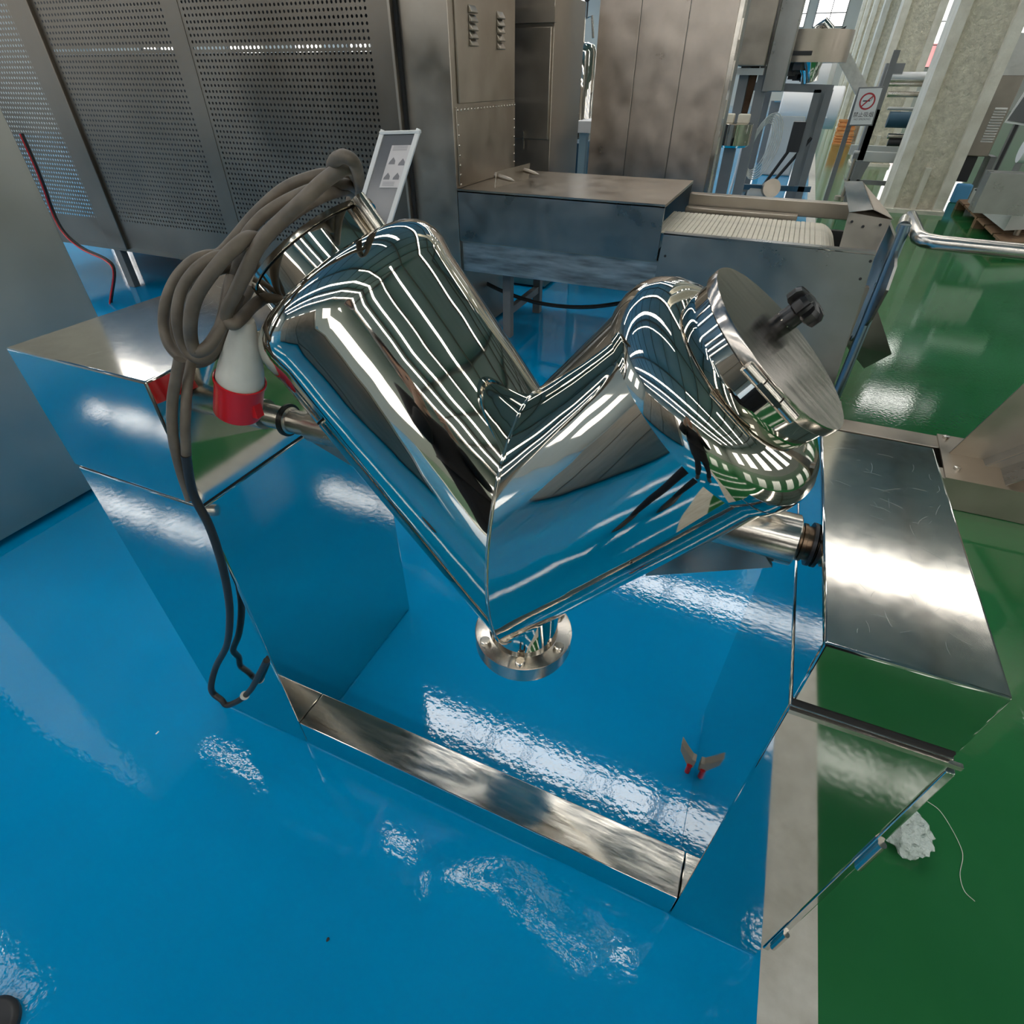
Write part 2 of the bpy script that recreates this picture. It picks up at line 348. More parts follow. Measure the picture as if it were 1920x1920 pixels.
# trunnions
TY, TZL = .262, .936
RY, RZ = .238, .967
MB().lathe((B_ - .155, RY, RZ), (1, 0, 0), [(-.20, .041), (.128, .041), (.130, .039), (.1305, .02)], 48).build('trunnion', MBR, drum)
MB().lathe((B_ - .05, RY, RZ), (1, 0, 0), [(0, .027), (.030, .027), (.031, .030), (.036, .030), (.037, .027), (.050, .027)], 40).build('drive_shaft', MRUST, mix)
MB().lathe((B_ - .006, RY, RZ), (1, 0, 0), [(0, .034), (.005, .034)], 40).build('shaft_seal', MBLKM, mix)
MB().lathe((A_ + .03, TY, TZL), (1, 0, 0), [(.035, .034), (.32, .034)], 40).build('trunnion', MBR, drum)
MB().lathe((A_, TY, TZL), (1, 0, 0), [(.0, .030), (.008, .030), (.009, .026), (.07, .026)], 40).build('drive_shaft', MBR, mix)
MB().lathe((A_ + .0, TY, TZL), (1, 0, 0), [(.0, .036), (.004, .036)], 40).build('shaft_seal', MBLK, mix)
MB().prism([at(u, v, 1, .20) for u, v in ((1210, 1080), (1448, 1064), (1420, 1020), (1300, 1015))], (0, .010, 0)).build('brace_plate', MRUSTS, drum, smooth=False)
MB().prism([(A_ + .07, .245, TZL - .03), (A_ + .34, .245, TZL - .03), (A_ + .36, .245, TZL - .14)], (0, .012, 0)).build('brace_plate', MBR, drum, smooth=False)
# discharge valve
vz = .500
vc = Vector((CA.x, CA.y, 0))
MB().lathe(vc, (0, 0, 1), [(vz - .0, .108), (vz + .001, .111), (vz + .037, .111), (vz + .038, .109)], 72).build('valve_flange', MBR, drum)
MB().lathe(vc, (0, 0, 1), [(vz - .011, .104), (vz - .009, .107), (vz - .001, .107)], 72).build('valve_plate', MBR, drum)
MB().lathe(vc, (0, 0, 1), [(vz + .037, .079), (vz + .040, .077), (vz + .16, .077)], 64).build('valve_neck', MIR, drum)
b0 = None; BOLT0 = 228
for k in range(6):
    t = math.radians(BOLT0 + 60 * k); p = (vc.x + .095 * math.cos(t), vc.y + .095 * math.sin(t), vz + .038)
    if b0 is None: b0 = MB().lathe((0, 0, 0), (0, 0, 1), [(0, .011), (.010, .011), (.012, .009)], 6 * 3).build('bolt', MBR, drum); b0.location = p
    else: dup(b0, drum, p)
MB().cyl((vc.x - .10, vc.y + .035, vz + .022), (vc.x - .152, vc.y + .06, vz + .022), .017, 24).build('valve_stem', MBR, drum)
# wing-shaped levelling pedal beside bearing housing
wp = Vector((1.404, .375, 0))
MB().cyl(wp + Vector((-.012, -.015, 0)), wp + Vector((-.012, -.015, .035)), .007, 12).build('pedal_stem', MRED, mix)
P = [(0, 0, .022), (-.016, 0, .020), (-.046, .004, .075), (-.050, .006, .112), (-.030, .002, .086), (-.010, 0, .062), (0, 0, .060)]
MB().prism([wp + Vector(p) + Vector((0, -.012, 0)) for p in P], (0, .020, .004)).bevel(.002).build('brake_pedal', mat('dusty pedal plastic', (.30, .27, .22), 0, .6), mix)
# ------------------------------------------------------------------ power cable and plug
cab = thing('power_cable', 'brown coiled cable with red and white plug, hung over the drum left end', 'cable', (.40, .15, 1.14))
def cp(pts, r=.0115, name='cable', mt=MRUB, par=None, n=7, lab=None):
    P = [at(250 + a / 3.2, 260 + b / 3.2, 1, yy) for a, b, yy in pts]
    o = MB().tube(spline(P, n), r, 12).build(name, mt, par or cab, ang=80)
    if lab: o['label'] = lab
    return o
RC = .0082
cp([(1185, 230, .24), (1190, 190, .20), (1206, 135, .15), (1262, 106, .13), (1322, 142, .14), (1350, 225, .20), (1350, 280, .30), (1330, 335, .40), (1300, 375, .42)], RC)
cp([(1310, 375, .43), (1335, 320, .40), (1338, 240, .30), (1285, 172, .17), (1150, 250, .15), (1020, 370, .13), (900, 480, .12), (780, 600, .10), (690, 760, .085), (610, 930, .075), (565, 1020, .07), (562, 1085, .07), (600, 1112, .07), (650, 1075, .09), (710, 1010, .13), (770, 965, .17), (800, 940, .20)], .0095)
cp([(1300, 370, .44), (1340, 310, .40), (1300, 245, .30), (1200, 212, .28), (1080, 225, .26), (900, 300, .24), (730, 450, .21), (610, 590, .18), (520, 686, .15), (440, 700, .13), (350, 738, .11), (255, 840, .09), (195, 980, .07), (182, 1120, .06), (215, 1240, .05), (300, 1325, .05), (400, 1345, .06), (490, 1290, .08), (555, 1180, .10), (590, 1050, .12), (640, 940, .15)], RC)
cp([(1300, 380, .44), (1335, 325, .40), (1290, 275, .28), (1150, 280, .23), (960, 350, .21), (800, 445, .18), (700, 545, .155), (640, 640, .14), (570, 692, .13), (480, 712, .11), (370, 790, .085), (290, 910, .065), (262, 1050, .045), (280, 1190, .04), (330, 1285, .04), (400, 1322, .045), (480, 1280, .065), (540, 1180, .09), (575, 1080, .11), (610, 960, .15)], RC)
cp([(1310, 385, .44), (1330, 345, .41), (1290, 312, .33), (1180, 330, .22), (1040, 400, .20), (900, 500, .175), (800, 600, .155), (730, 700, .15), (690, 800, .16), (640, 900, .17), (600, 1000, .16)], RC)
cp([(1325, 345, .42), (1290, 300, .34), (1225, 292, .29), (1120, 320, .26), (980, 400, .23), (850, 510, .2), (740, 650, .18), (690, 760, .18)], RC)
cp([(600, 880, .17), (640, 740, .165), (720, 660, .15), (748, 620, .13), (730, 596, .11), (670, 604, .09), (570, 690, .065), (470, 805, .045), (385, 935, .03), (347, 1060, .02), (345, 1190, .02), (375, 1275, .02), (440, 1255, .03), (500, 1175, .05), (545, 1085, .07), (575, 960, .10), (590, 840, .13)], .0095)
cp([(620, 745, .19), (560, 770, .17), (430, 820, .13), (300, 900, .11), (232, 1040, .10), (235, 1180, .085), (300, 1280, .08), (400, 1295, .09), (480, 1210, .11), (530, 1080, .13), (560, 920, .15), (600, 780, .18)], RC)
cp([(640, 700, .18), (690, 715, .19), (740, 770, .20), (760, 850, .21)], RC)
cp([(700, 900, .2), (640, 1010, .16), (575, 1110, .12), (480, 1230, .09), (400, 1310, .07), (350, 1350, .05), (328, 1450, .03), (316, 1600, .01), (312, 1750, -.004), (318, 1900, -.012)], RC)
P = [at(u, v, 1, yy) for u, v, yy in ((337, 674, .02), (329, 715, .01), (323, 760, 0), (325, 820, -.014), (338, 880, -.016), (356, 935, -.016))]
P2 = [at(u, v, 1, yy) for u, v, yy in ((348, 853, -.014), (362, 925, -.016), (392, 985, -.016), (414, 1050, -.016), (427, 1110, -.016), (431, 1160, -.018), (425, 1210, -.02), (405, 1250, -.03), (396, 1285, -.05), (400, 1300, -.05), (415, 1312, -.05), (426, 1322, -.05), (450, 1312, -.035), (470, 1293, -.018), (486, 1265, -.010), (500, 1238, -.004))]
MB().tube(spline(P, 7), .0086, 12).build('cable', MRUB, cab, ang=80)
MB().tube(spline(P2, 7), .0082, 12).build('cable', MCAB2, cab, ang=80)
q = at(459, 1304, 1, -.028); q2 = at(462, 1300, 1, -.027)
MB().lathe(q, (q2 - q), [(-.003, .012), (.003, .012)], 16).build('cable_tie', MPLW, cab)
# plug
a = at(459, 598, 1, .10); b = at(446, 770, 1, .09); d = (b - a); Lp = d.length
MB().lathe(a, d, [(0, .014), (.01, .0175), (Lp * .10, .0195), (Lp * .2, .0235), (Lp * .35, .030), (Lp * .50, .0355), (Lp * .58, .0375), (Lp * .645, .038)], 40).build('plug_body', MPLW, cab)
m = MB().lathe(a, d, [(Lp * .62, .040), (Lp * .625, .0420), (Lp * .655, .0420), (Lp * .66, .0395), (Lp, .0395), (Lp, .035), (Lp * .72, .0345), (Lp * .715, .002)], 48, cap=False)
m.box(-.008, -.008, -.012, .008, .008, .012, Matrix.Translation(a + d * .96 + Vector((.042, .0, .004))))
m.build('plug_sleeve', MRED, cab)
m = MB(); dn = d.normalized(); xx = dn.orthogonal().normalized(); yy_ = dn.cross(xx)
for k in range(5):
    t = 2 * PI * k / 5; p = a + d * .72 + (xx * math.cos(t) + yy_ * math.sin(t)) * .020; m.cyl(p, p + dn * .035, .0035, 8)
m.build('plug_pins', MBR, cab)
# ------------------------------------------------------------------ left cabinet
lc = thing('steel_cabinet', 'tall dull grey-blue steel cabinet at the left edge beside the mixer', 'cabinet', (-1.9, 0, 0))
MB().box(-2.5, .02, .03, -1.36, .95, 1.95).bevel(.004).build('cabinet_body', MCAB, lc)
f0 = MB().cyl((0, 0, 0), (0, 0, .031), .03, 16).build('foot', MBLKM, lc); f0.location = (-1.46, .84, 0)
for p in ((-1.46, .12, 0), (-2.4, .84, 0), (-2.4, .12, 0)): dup(f0, lc, p)
# ------------------------------------------------------------------ tunnel oven with perforated doors
YO = 2.85
ov = thing('tunnel_oven', 'long brown-grey steel oven with perforated doors and a plain end column with vent louvres', 'oven', (-2.5, 3.3, 0))
xl, xm0, xm1, xr = X(16, 0, YO), X(305, 0, YO), X(332, 0, YO), X(729, 0, YO)
zb, zt = .345, 2.35
body = MB()
body.box(xl - 1.2, YO + .06, zt, xr + .05, YO + 1.0, zt + .04); body.box(xl - 1.2, YO + .06, zb, xr + .05, YO + 1.0, zb + .04)
body.box(xl - 1.2, YO + .96, zb, xr + .05, YO + 1.0, 1.66); body.box(xl - 1.2, YO + .96, 1.715, xr + .05, YO + 1.0, zt)
body.box(xl - 1.2, YO + .96, .01, xr, YO + .99, zb)  # rear skirt added to block bright window reflections on the floor below
body.build('oven_body', MBLKM, ov, smooth=False)
def perf(x0, x1, z0, z1, x0m, x1m, z0m, z1m, y):
    # sheet x0..x1,z0..z1 with round holes inside margins
    p = .0305; nx = int((x1m - x0m) / p); nz = int((z1m - z0m) / p); m = MB(); b = m.b; sx = (x1m - x0m) / nx; sz = (z1m - z0m) / nz
    G = {}
    def vt(i, j):
        if (i, j) not in G: G[i, j] = b.verts.new((x0m + sx * i / 2, y, z0m + sz * j / 2))
        return G[i, j]
    for i in range(nx):
        for j in range(nz):
            c = Vector((x0m + sx * (i + .5), y, z0m + sz * (j + .5))); r = .0082
            O = [vt(2 * i, 2 * j), vt(2 * i + 1, 2 * j), vt(2 * i + 2, 2 * j), vt(2 * i + 2, 2 * j + 1), vt(2 * i + 2, 2 * j + 2), vt(2 * i + 1, 2 * j + 2), vt(2 * i, 2 * j + 2), vt(2 * i, 2 * j + 1)]
            I = [b.verts.new(c + Vector((r * math.cos(t), 0, r * math.sin(t)))) for t in [math.radians(-135 + 45 * k) for k in range(8)]]
            for k in range(8): b.faces.new((O[k], O[(k + 1) % 8], I[(k + 1) % 8], I[k]))
    for a in ((x0, z0, x1, z0m), (x0, z1m, x1, z1), (x0, z0m, x0m, z1m), (x1m, z0m, x1, z1m)):
        m.poly([(a[0], y, a[1]), (a[2], y, a[1]), (a[2], y, a[3]), (a[0], y, a[3])])
    bmesh.ops.recalc_face_normals(b, faces=b.faces)
    return m.build('perforated_panel', MPERF, ov, smooth=False, fix=False)
zp = .56
perf(xm1, xr, zb + .02, 2.3, xm1 + .02, X(688, 0, YO), zp, 2.26, YO - .003)
perf(X(60, 0, YO) - .02, xm0, zb + .02, 2.3, X(62, 0, YO), xm0 - .02, zp, 2.26, YO - .003)
perf(xl - 1.2, xl, zb + .02, 2.3, xl - 1.18, xl - .02, zp, 2.26, YO - .003)
MB().box(xm0, YO - .006, zb, xm1, YO + .03, zt).build('door_stile', MPERF, ov, smooth=False)
MB().box(xl, YO - .03, zb, X(60, 0, YO) - .02, YO + .03, zt).bevel(.006).build('corner_post', MPERF, ov)
MB().box(xr - .012, YO - .004, zb, xr + .003, YO + .05, zt).build('door_edge', MDUL, ov)
MB().box(xr + .003, YO + .03, zb - .2, X(745, 0, 2.9) + .002, YO + .12, zt).build('seal_gap', MDARK, ov)
MB().box(xl - 1.2, YO - .004, zb - .02, xr, YO + .05, zb + .02).build('bottom_rail', MPERF, ov)
l0 = MB().box(-.04, -.03, 0, .04, .03, zb).bevel(.003).build('leg', MGREY, ov)
l0.location = (X(215, 470, YO), YO + .05, 0)
for px in ((X(348, 490, YO + .9), YO + .9), (xr - .3, YO + .05), (xr - .3, YO + .9), (X(215, 470, YO), YO + .9)): dup(l0, ov, (px[0], px[1], 0))
# end column
xc0, xc1 = X(745, 0, 2.9), -.62
yb = 3.80
MB().box(xc0 - .002, 2.9, .02, xc1, yb, 2.4).bevel(.004).build('end_column', MDUL, ov)
MB().box(xc1, 2.965, 1.40, xc1 + .012, 3.76, 2.4).bevel(.003).build('access_cover', MDUL, ov)
ap = MB().box(xc1, 2.93, .99, xc1 + .006, 3.79, 1.385).bevel(.002).build('riveted_plate', MDUL, ov)
rv = MB().lathe((0, 0, 0), (1, 0, 0), [(0, .007), (.003, .0065), (.006, .003)], 10).build('rivet', MBR, ap); rv.location = (xc1 + .006, 2.945, 1.37)
for k in range(1, 20): dup(rv, ap, (xc1 + .006, 2.945 + k * .044, 1.37))
for k in range(7):
    dup(rv, ap, (xc1 + .006, 2.945, 1.30 - k * .05))
    if k < 6: dup(rv, ap, (xc1 + .006, 3.775, 1.29 - k * .05))
# louvres
def louver(w, h):
    m = MB(); P = []
    m.prism([(0, -w / 2, 0), (.001, -w / 2, h), (.022, -w / 2, h * .15), (.02, -w / 2, 0)], (0, w, 0)); return m.bevel(.003)
lv = louver(.085, .035).build('louver', MDUL, ov); yA, yB = at(885, 40, 0, xc1 + .012).y, at(937, 60, 0, xc1 + .012).y
lv.location = (xc1 + .012, yA, at(886, 25, 0, xc1 + .012).z)
for i, (yy, u, vs) in enumerate(((yA, 886, (42, 58, 73, 87)), (yB, 937, (36, 50, 63, 78, 93)))):
    for v in vs: dup(lv, ov, (xc1 + .012, yy, at(u, v, 0, xc1 + .012).z))
# ------------------------------------------------------------------ conveyor
cvr = thing('belt_conveyor', 'steel outfeed conveyor with a cream ribbed belt, covered hood and large blank side plate', 'conveyor', (.6, 3.2, 0))
m = MB().box(-.615, 2.9, .69, .66, 2.915, .98).box(-.615, 2.9, .965, .66, 3.87, .98).box(-.615, 3.86, .6, .66, 3.87, .97).build('hood', MDUL2, cvr, smooth=False)
m.data.materials.append(MDUL)
for p in m.data.polygons:
    if p.normal.z > .9: p.material_index = 1
MB().box(-.615, 2.896, .972, .662, 2.90, .982).build('hood_edge', MBR, cvr)
MB().box(-.612, 2.925, .50, .68, 2.94, .688).bevel(.002).build('skirt_panel', MSKIRT, cvr)
MB().box(-.612, 2.905, .684, .68, 2.93, .693).build('skirt_edge', MDUL, cvr)
m = MB().prism([(X(1245, 437, 2.75), 2.75, .872), (1.712, 2.75, .86), (1.765, 2.75, .06), (.66, 2.75, .06)], (0, .006, 0))
m.box(.70, 2.75, .866, 1.712, 2.80, .874); m.build('side_plate', MDUL2, cvr, smooth=False)
s0 = MB().lathe((0, 0, 0), (0, -1, 0), [(0, .007), (.003, .006)], 12).build('screw', MBLKM, cvr); s0.location = (X(1247, 480, 2.75), 2.75, Z(1247, 480, 2.75))
for u, v in ((1613, 523), (1550, 702), (1632, 490)): dup(s0, cvr, (X(u, v, 2.75), 2.75, Z(u, v, 2.75)))
# belt slats
yb0, yb1, zb_ = 2.93, 3.58, .84
sl = MB().box(-.0125, yb0, -.008, .0125, yb1, 0).bevel(.003, 1).build('belt_slat', MBELT, cvr); sl.location = (.62, 0, zb_)
for k in range(1, 33): dup(sl, cvr, (.62 + k * .0265, 0, zb_ - (.0015 if k % 4 == 0 else 0)))
for k in range(1, 9): a_ = k * .2; dup(sl, cvr, (.62 + 32 * .0265 + .12 * math.sin(a_), 0, zb_ - .12 * (1 - math.cos(a_))), (0, a_, 0))
MB().cyl((1.47, 2.95, .715), (1.47, 3.56, .715), .108, 24).build('end_roller', MBLKM, cvr)
MB().box(.62, 2.93, .69, 1.44, 3.58, .70).build('belt_bed', MBLKM, cvr)
MB().box(.67, 3.72, .84, 1.66, 3.80, .925).bevel(.004).build('side_rail', MDUL, cvr)
MB().box(.67, 3.62, .80, 1.35, 3.70, .86).bevel(.004).build('guide_rail', MDUL, cvr)
MB().box(.66, 3.60, .62, 1.66, 3.64, .80).build('back_plate', MBLKM, cvr)
# discharge guard at the belt end
yg = 2.95
g1 = [at(1592, 398, 1, yg + .1), at(1572, 470, 1, yg), at(1640, 482, 1, yg), at(1672, 412, 1, yg + .1)]
MB().prism(g1, (0, .008, 0)).build('end_guard', MDUL, cvr, smooth=False)
MB().prism([at(1583, 340, 1, yg + .30), at(1592, 398, 1, yg + .1), at(1637, 393, 1, yg + .1), at(1617, 340, 1, yg + .30)], (0, .01, 0)).build('hood_flap', MBR, cvr, smooth=False)
MB().prism([at(1617, 340, 1, yg + .30), at(1637, 393, 1, yg + .1), at(1676, 412, 1, yg + .1), at(1655, 385, 1, yg + .25)], (0, .01, 0)).build('hood_flap', MDUL, cvr, smooth=False)
MB().prism([at(1583, 340, 1, yg + .30), at(1592, 398, 1, yg + .1), at(1672, 412, 1, yg + .1), at(1640, 480, 1, yg)], (.004, .3, 0)).build('guard_side', MDUL, cvr, smooth=False)
s1 = dup(s0, cvr, tuple(at(1597, 415, 1, yg + .07) - Vector((0, .01, 0)))); s1.data = s0.data
for u, v in ((1618, 424), (1650, 421)): dup(s0, cvr, tuple(at(u, v, 1, yg + .07) - Vector((0, .01, 0))))
xs = 1.80
pts = [(xs - .02, at(u, v, 0, xs).y, at(u, v, 0, xs).z) for u, v in ((1672, 412), (1688, 452), (1686, 500), (1670, 545), (1640, 600), (1602, 640), (1580, 620), (1640, 482))]
MB().prism(pts, (.012, 0, 0)).build('round_guard', MDUL2, cvr, smooth=False)
MB().prism([at(1645, 580, 1, 2.95), at(1672, 664, 1, 3.0), at(1620, 691, 1, 3.0), at(1583, 644, 1, 2.95)], (0, .02, 0)).build('waste_chute', MDUL2, cvr, smooth=False)
MB().cyl((1.785, 2.745, .10), (1.785, 2.745, 1.0), .024, 20).build('upright_tube', MRIM, cvr)
MB().box(1.74, 2.70, 0, 1.83, 2.79, .10).bevel(.004).build('tube_foot', MDUL, cvr)
e0 = at(1706, 408, 1, 2.95); e1 = at(1724, 449, 1, 2.70); e2 = at(1760, 456, 1, 2.66); e3 = at(1935, 474, 1, 2.60)
MB().tube([at(1694, 428, 1, 2.80), e0 + Vector((-.01, -.0, -.012)), e0, e0.lerp(e1, .9), e1.lerp(e2, .3), e1.lerp(e2, .7), e2, e3, e3 + (e3 - e2) * 2], .031, 24).build('hand_tube', MBR, cvr)
for name, x_, y_ in (('leg', -.39, 3.16), ('leg', -.39, 3.75), ('leg', 1.6, 3.7)):
    MB().box(x_ - .03, y_ - .03, 0, x_ + .03, y_ + .03, .62).bevel(.003).build('leg', MGREY, cvr)
MB().box(-.41, 3.19, .16, -.37, 3.72, .21).build('cross_bar', MGREY, cvr)
MB().box(1.69, 2.80, 0, 1.75, 2.85, .70).build('leg', MDUL, cvr)
# bracket with two spikes lying on the hood
sp = thing('spiked_bracket', 'small bent steel bracket with two pointed pins lying on the conveyor hood', 'bracket', tuple(at(950, 345, 2, .98)))
A0, A1 = at(927, 352, 2, .98), at(992, 335, 2, .98)
up = Vector((0, 0, 1)); db = (A1 - A0).normalized(); nb = Vector((db.y, -db.x, 0))
MB().prism([A0, A1 - db * .02, A1 + up * .09, A0 + db * .1 + up * .085, A0 + db * .02 + up * .08], nb * .006).build('bracket_plate', MDUL, sp, smooth=False)
for t in (.10, .82):
    c_ = A0.lerp(A1, t) + up * .062
    MB().lathe(c_ - nb * .02, nb - up * .16, [(0, .016), (.02, .016), (.02, .013), (.05, .014), (.11, .011), (.14, .002)], 16).build('spike', MDUL, sp)
# ------------------------------------------------------------------ cabinets behind the conveyor
yC = 4.35
dc = thing('door_cabinet', 'brown-grey steel cabinet with a framed door behind the oven column', 'cabinet', (-.6, yC + .3, 0))
x0_, x1_ = -1.0, X(1030, 300, yC)
MB().box(x0_, yC, .02, x1_, yC + .7, 1.98).bevel(.004).build('cabinet_body', MDUL, dc)
zd0 = Z(1030, 262, yC)
MB().box(X(968, 270, yC) - .05, yC - .03, zd0, x1_ - .01, yC, 1.80).bevel(.006).build('door', MDUL, dc)
m = MB().box(x0_, yC - .05, 1.82, x1_ + .02, yC, 1.90).build('top_rail', MDUL, dc)
MB().bar((X(985, 245, yC), yC - .045, Z(985, 245, yC)), (X(985, 278, yC), yC - .045, Z(985, 278, yC)), .012).build('latch', MBR, dc)
yP = 5.0
pc = thing('panelled_tower', 'tall brushed steel cabinet tower of three dented upright panels behind the conveyor', 'cabinet', (.05, yP + .4, 0))
xs_ = [X(1125, 0, yP), X(1205, 0, yP), X(1297, 0, yP), X(1389, 0, yP)]
MB().box(xs_[0] + .14, yP + .014, .02, xs_[3] - .004, yP + .75, 2.5).build('tower_body', MDUL2, pc, smooth=False)
for i in range(3):
    m = MB().box(xs_[i] + .003, yP, .03, xs_[i + 1] - .003, yP + .014, 2.5).bevel(.003).build('upright_panel', MDENT, pc)
m = MB()
for k in range(9): m.cyl((xs_[3] + .02, yP + .1, .3 + k * .24), (xs_[3] + .02, yP + .1, .42 + k * .24), .018, 10)
m.box(xs_[3] - .004, yP + .02, .02, xs_[3] + .03, yP + .2, 2.5); m.build('side_conduit', MBR, pc)
# pale blue table leg with white top
yT = 5.35
tb_ = thing('pale_blue_bench', 'narrow pale blue bench frame with a white top beside the panelled tower', 'bench', (X(1088, 300, yT), yT, 0))
xa = X(1078, 320, yT); ztp = Z(1088, 226, yT)
MB().box(xa, yT - .05, ztp - .09, xa + .17, yT + 1.4, ztp).bevel(.004).build('bench_top', MWHITE, tb_)
l_ = MB().box(0, 0, 0, .07, .07, ztp - .09).bevel(.004).build('leg', MLBL, tb_); l_.location = (xa + .02, yT, 0)
for p in ((xa + .02, yT + 1.2, 0),): dup(l_, tb_, p)
# pressure tank
yK = 7.0
tk = thing('pressure_tank', 'slim polished steel tank with a pressure gauge standing behind the bench', 'tank', (X(1090, 150, yK), yK, 0))
cx = X(1093, 150, yK); r_ = .13; zt_ = Z(1093, 95, yK)
MB().lathe((cx, yK, 0), (0, 0, 1), [(.55, r_ * .6), (.62, r_), (zt_ - .01, r_), (zt_ + .05, r_ * .8), (zt_ + .07, .04)], 32).build('tank_body', MIR, tk)
t0 = MB().cyl((0, 0, 0), (0, 0, .62), .014, 10).build('leg', MBR, tk); t0.location = (cx + r_ * .7, yK, 0)
for t in (120, 240): dup(t0, tk, (cx + r_ * .7 * math.cos(math.radians(t)), yK + r_ * .7 * math.sin(math.radians(t)), 0))
MB().tube([(cx - .02, yK - .02, zt_ + .05), (cx - .02, yK - .02, zt_ + .26), (cx + .06, yK - .02, zt_ + .28), (cx + .09, yK - .02, zt_ + .1)], .014, 10).build('outlet_pipe', MBR, tk)
MB().lathe((cx + .01, yK - .05, zt_ + .42), (0, -1, 0), [(0, .03), (.02, .035), (.022, .03)], 20).build('pressure_gauge', MBLKM, tk)
MB().cyl((cx + .01, yK - .04, zt_ + .26), (cx + .01, yK - .04, zt_ + .40), .008, 8).build('gauge_stem', MBLKM, tk)
MB().lathe((cx - .14, yK - .1, Z(1070, 200, yK)), (1, 0, 0), [(0, .02), (.02, .05), (.10, .06), (.12, .06)], 20).build('pump_head', MIRS, tk)
# beige machine and teal machine deeper in the hall
yM = 9.5
bgm = thing('beige_control_box', 'beige metal machine head with vent grilles and a white hopper, seen in the gap', 'machine', (X(1055, 130, yM), yM, 0))
bx0, bx1 = X(1030, 130, yM), X(1082, 130, yM)
MB().box(bx0 - .4, yM, Z(1055, 150, yM), bx1 + .1, yM + .6, Z(1055, 119, yM)).bevel(.01).build('housing', MBEIGE, bgm)
m = MB()
for u in (1034, 1058, 1076):
    for k in range(5):
        zz = Z(u, 128 + k * 2.4, yM); m.box(X(u, 130, yM) - .03, yM - .008, zz - .006, X(u, 130, yM) + .03, yM, zz + .006)
m.build('vent_slots', MGREY, bgm, smooth=False)
MB().box(X(1041, 140, yM), yM - .01, Z(1045, 145, yM), X(1051, 140, yM), yM, Z(1045, 139, yM)).build('display', MBLK, bgm)
MB().prism([(X(1050, 117, yM), yM + .1, Z(1050, 118, yM)), (X(1078, 117, yM), yM + .1, Z(1078, 118, yM)), (X(1078, 88, yM), yM + .1, Z(1078, 88, yM)), (X(1056, 88, yM), yM + .1, Z(1056, 88, yM))], (0, .4, 0)).build('hopper', MWHITE, bgm, smooth=False)
MB().box(bx0 - .35, yM + .05, 0, bx1 + .05, yM + .5, Z(1055, 150, yM)).build('stand', MNAVY, bgm)
MB().box(X(1030, 110, yM), yM + .1, Z(1035, 118, yM), X(1046, 110, yM), yM + .3, Z(1035, 108, yM)).build('red_bin', MRED, bgm)
yM2 = 8.4
tm = thing('teal_motor', 'glossy teal rounded motor housing on a white bench in the gap', 'machine', (X(1063, 170, yM2), yM2, 0))
MB().lathe((X(1050, 172, yM2), yM2 + .2, Z(1063, 172, yM2)), (1, 0, 0), [(0, .10), (.03, .15), (.28, .155), (.34, .12), (.345, .02)], 32).build('motor_housing', MTEAL, tm)
MB().box(X(1030, 205, yM2), yM2, Z(1045, 215, yM2), X(1075, 205, yM2), yM2 + .5, Z(1045, 194, yM2)).bevel(.01).build('bench', MWHITE, tm)
MB().box(X(1036, 205, yM2), yM2 + .1, 0, X(1070, 205, yM2), yM2 + .4, Z(1045, 215, yM2)).build('stand', MBLKM, tm)
yN = 6.0
nb_ = thing('navy_button_box', 'navy blue control box with small round push buttons low in the gap', 'control box', (X(1058, 300, yN), yN, 0))
MB().box(X(1040, 300, yN), yN, Z(1058, 345, yN) - .2, X(1087, 300, yN), yN + .4, Z(1058, 267, yN)).bevel(.01).build('box_body', MNAVY, nb_)
MB().box(X(1042, 300, yN), yN + .05, 0, X(1085, 300, yN), yN + .35, .3).build('pedestal', MNAVY, nb_)
bt = None
for u, v, mt in ((1062, 288, MWHITE), (1072, 289, MRED), (1060, 302, MWHITE), (1072, 303, MBLKM), (1059, 316, MWHITE), (1070, 317, MBLKM)):
    MB().cyl((X(u, v, yN), yN + .001, Z(u, v, yN)), (X(u, v, yN), yN - .025, Z(u, v, yN)), .016, 14).build('push_button', mt, nb_)
m = MB()
for k in range(7):
    a0 = at(1033 + k * 3, 225 + k * 2, 1, yN); a1 = at(1050 + k * 3, 222, 1, yN + .2); a2 = at(1062 + k * 2, 245, 1, yN); a3 = at(1040 + k * 4, 272, 1, yN - .05)
    m.tube(spline([a0, a1, a2, a3], 6), .007, 6)
o = m.build('hoses', MCAB2, nb_); o['kind'] = 'stuff'
bp_ = thing('black_pump', 'black upright pump cylinder with a grey hose beside the door cabinet', 'pump', (X(1040, 240, 5.6), 5.6, 0))
MB().lathe((X(1040, 240, 5.6), 5.6, 0), (0, 0, 1), [(.2, .07), (.22, .09), (Z(1040, 213, 5.6), .09), (Z(1040, 211, 5.6), .07)], 24).build('pump_body', MBLKM, bp_)
MB().cyl((X(1040, 240, 5.6), 5.6, 0), (X(1040, 240, 5.6), 5.6, .22), .11, 20).build('base', MBLKM, bp_)
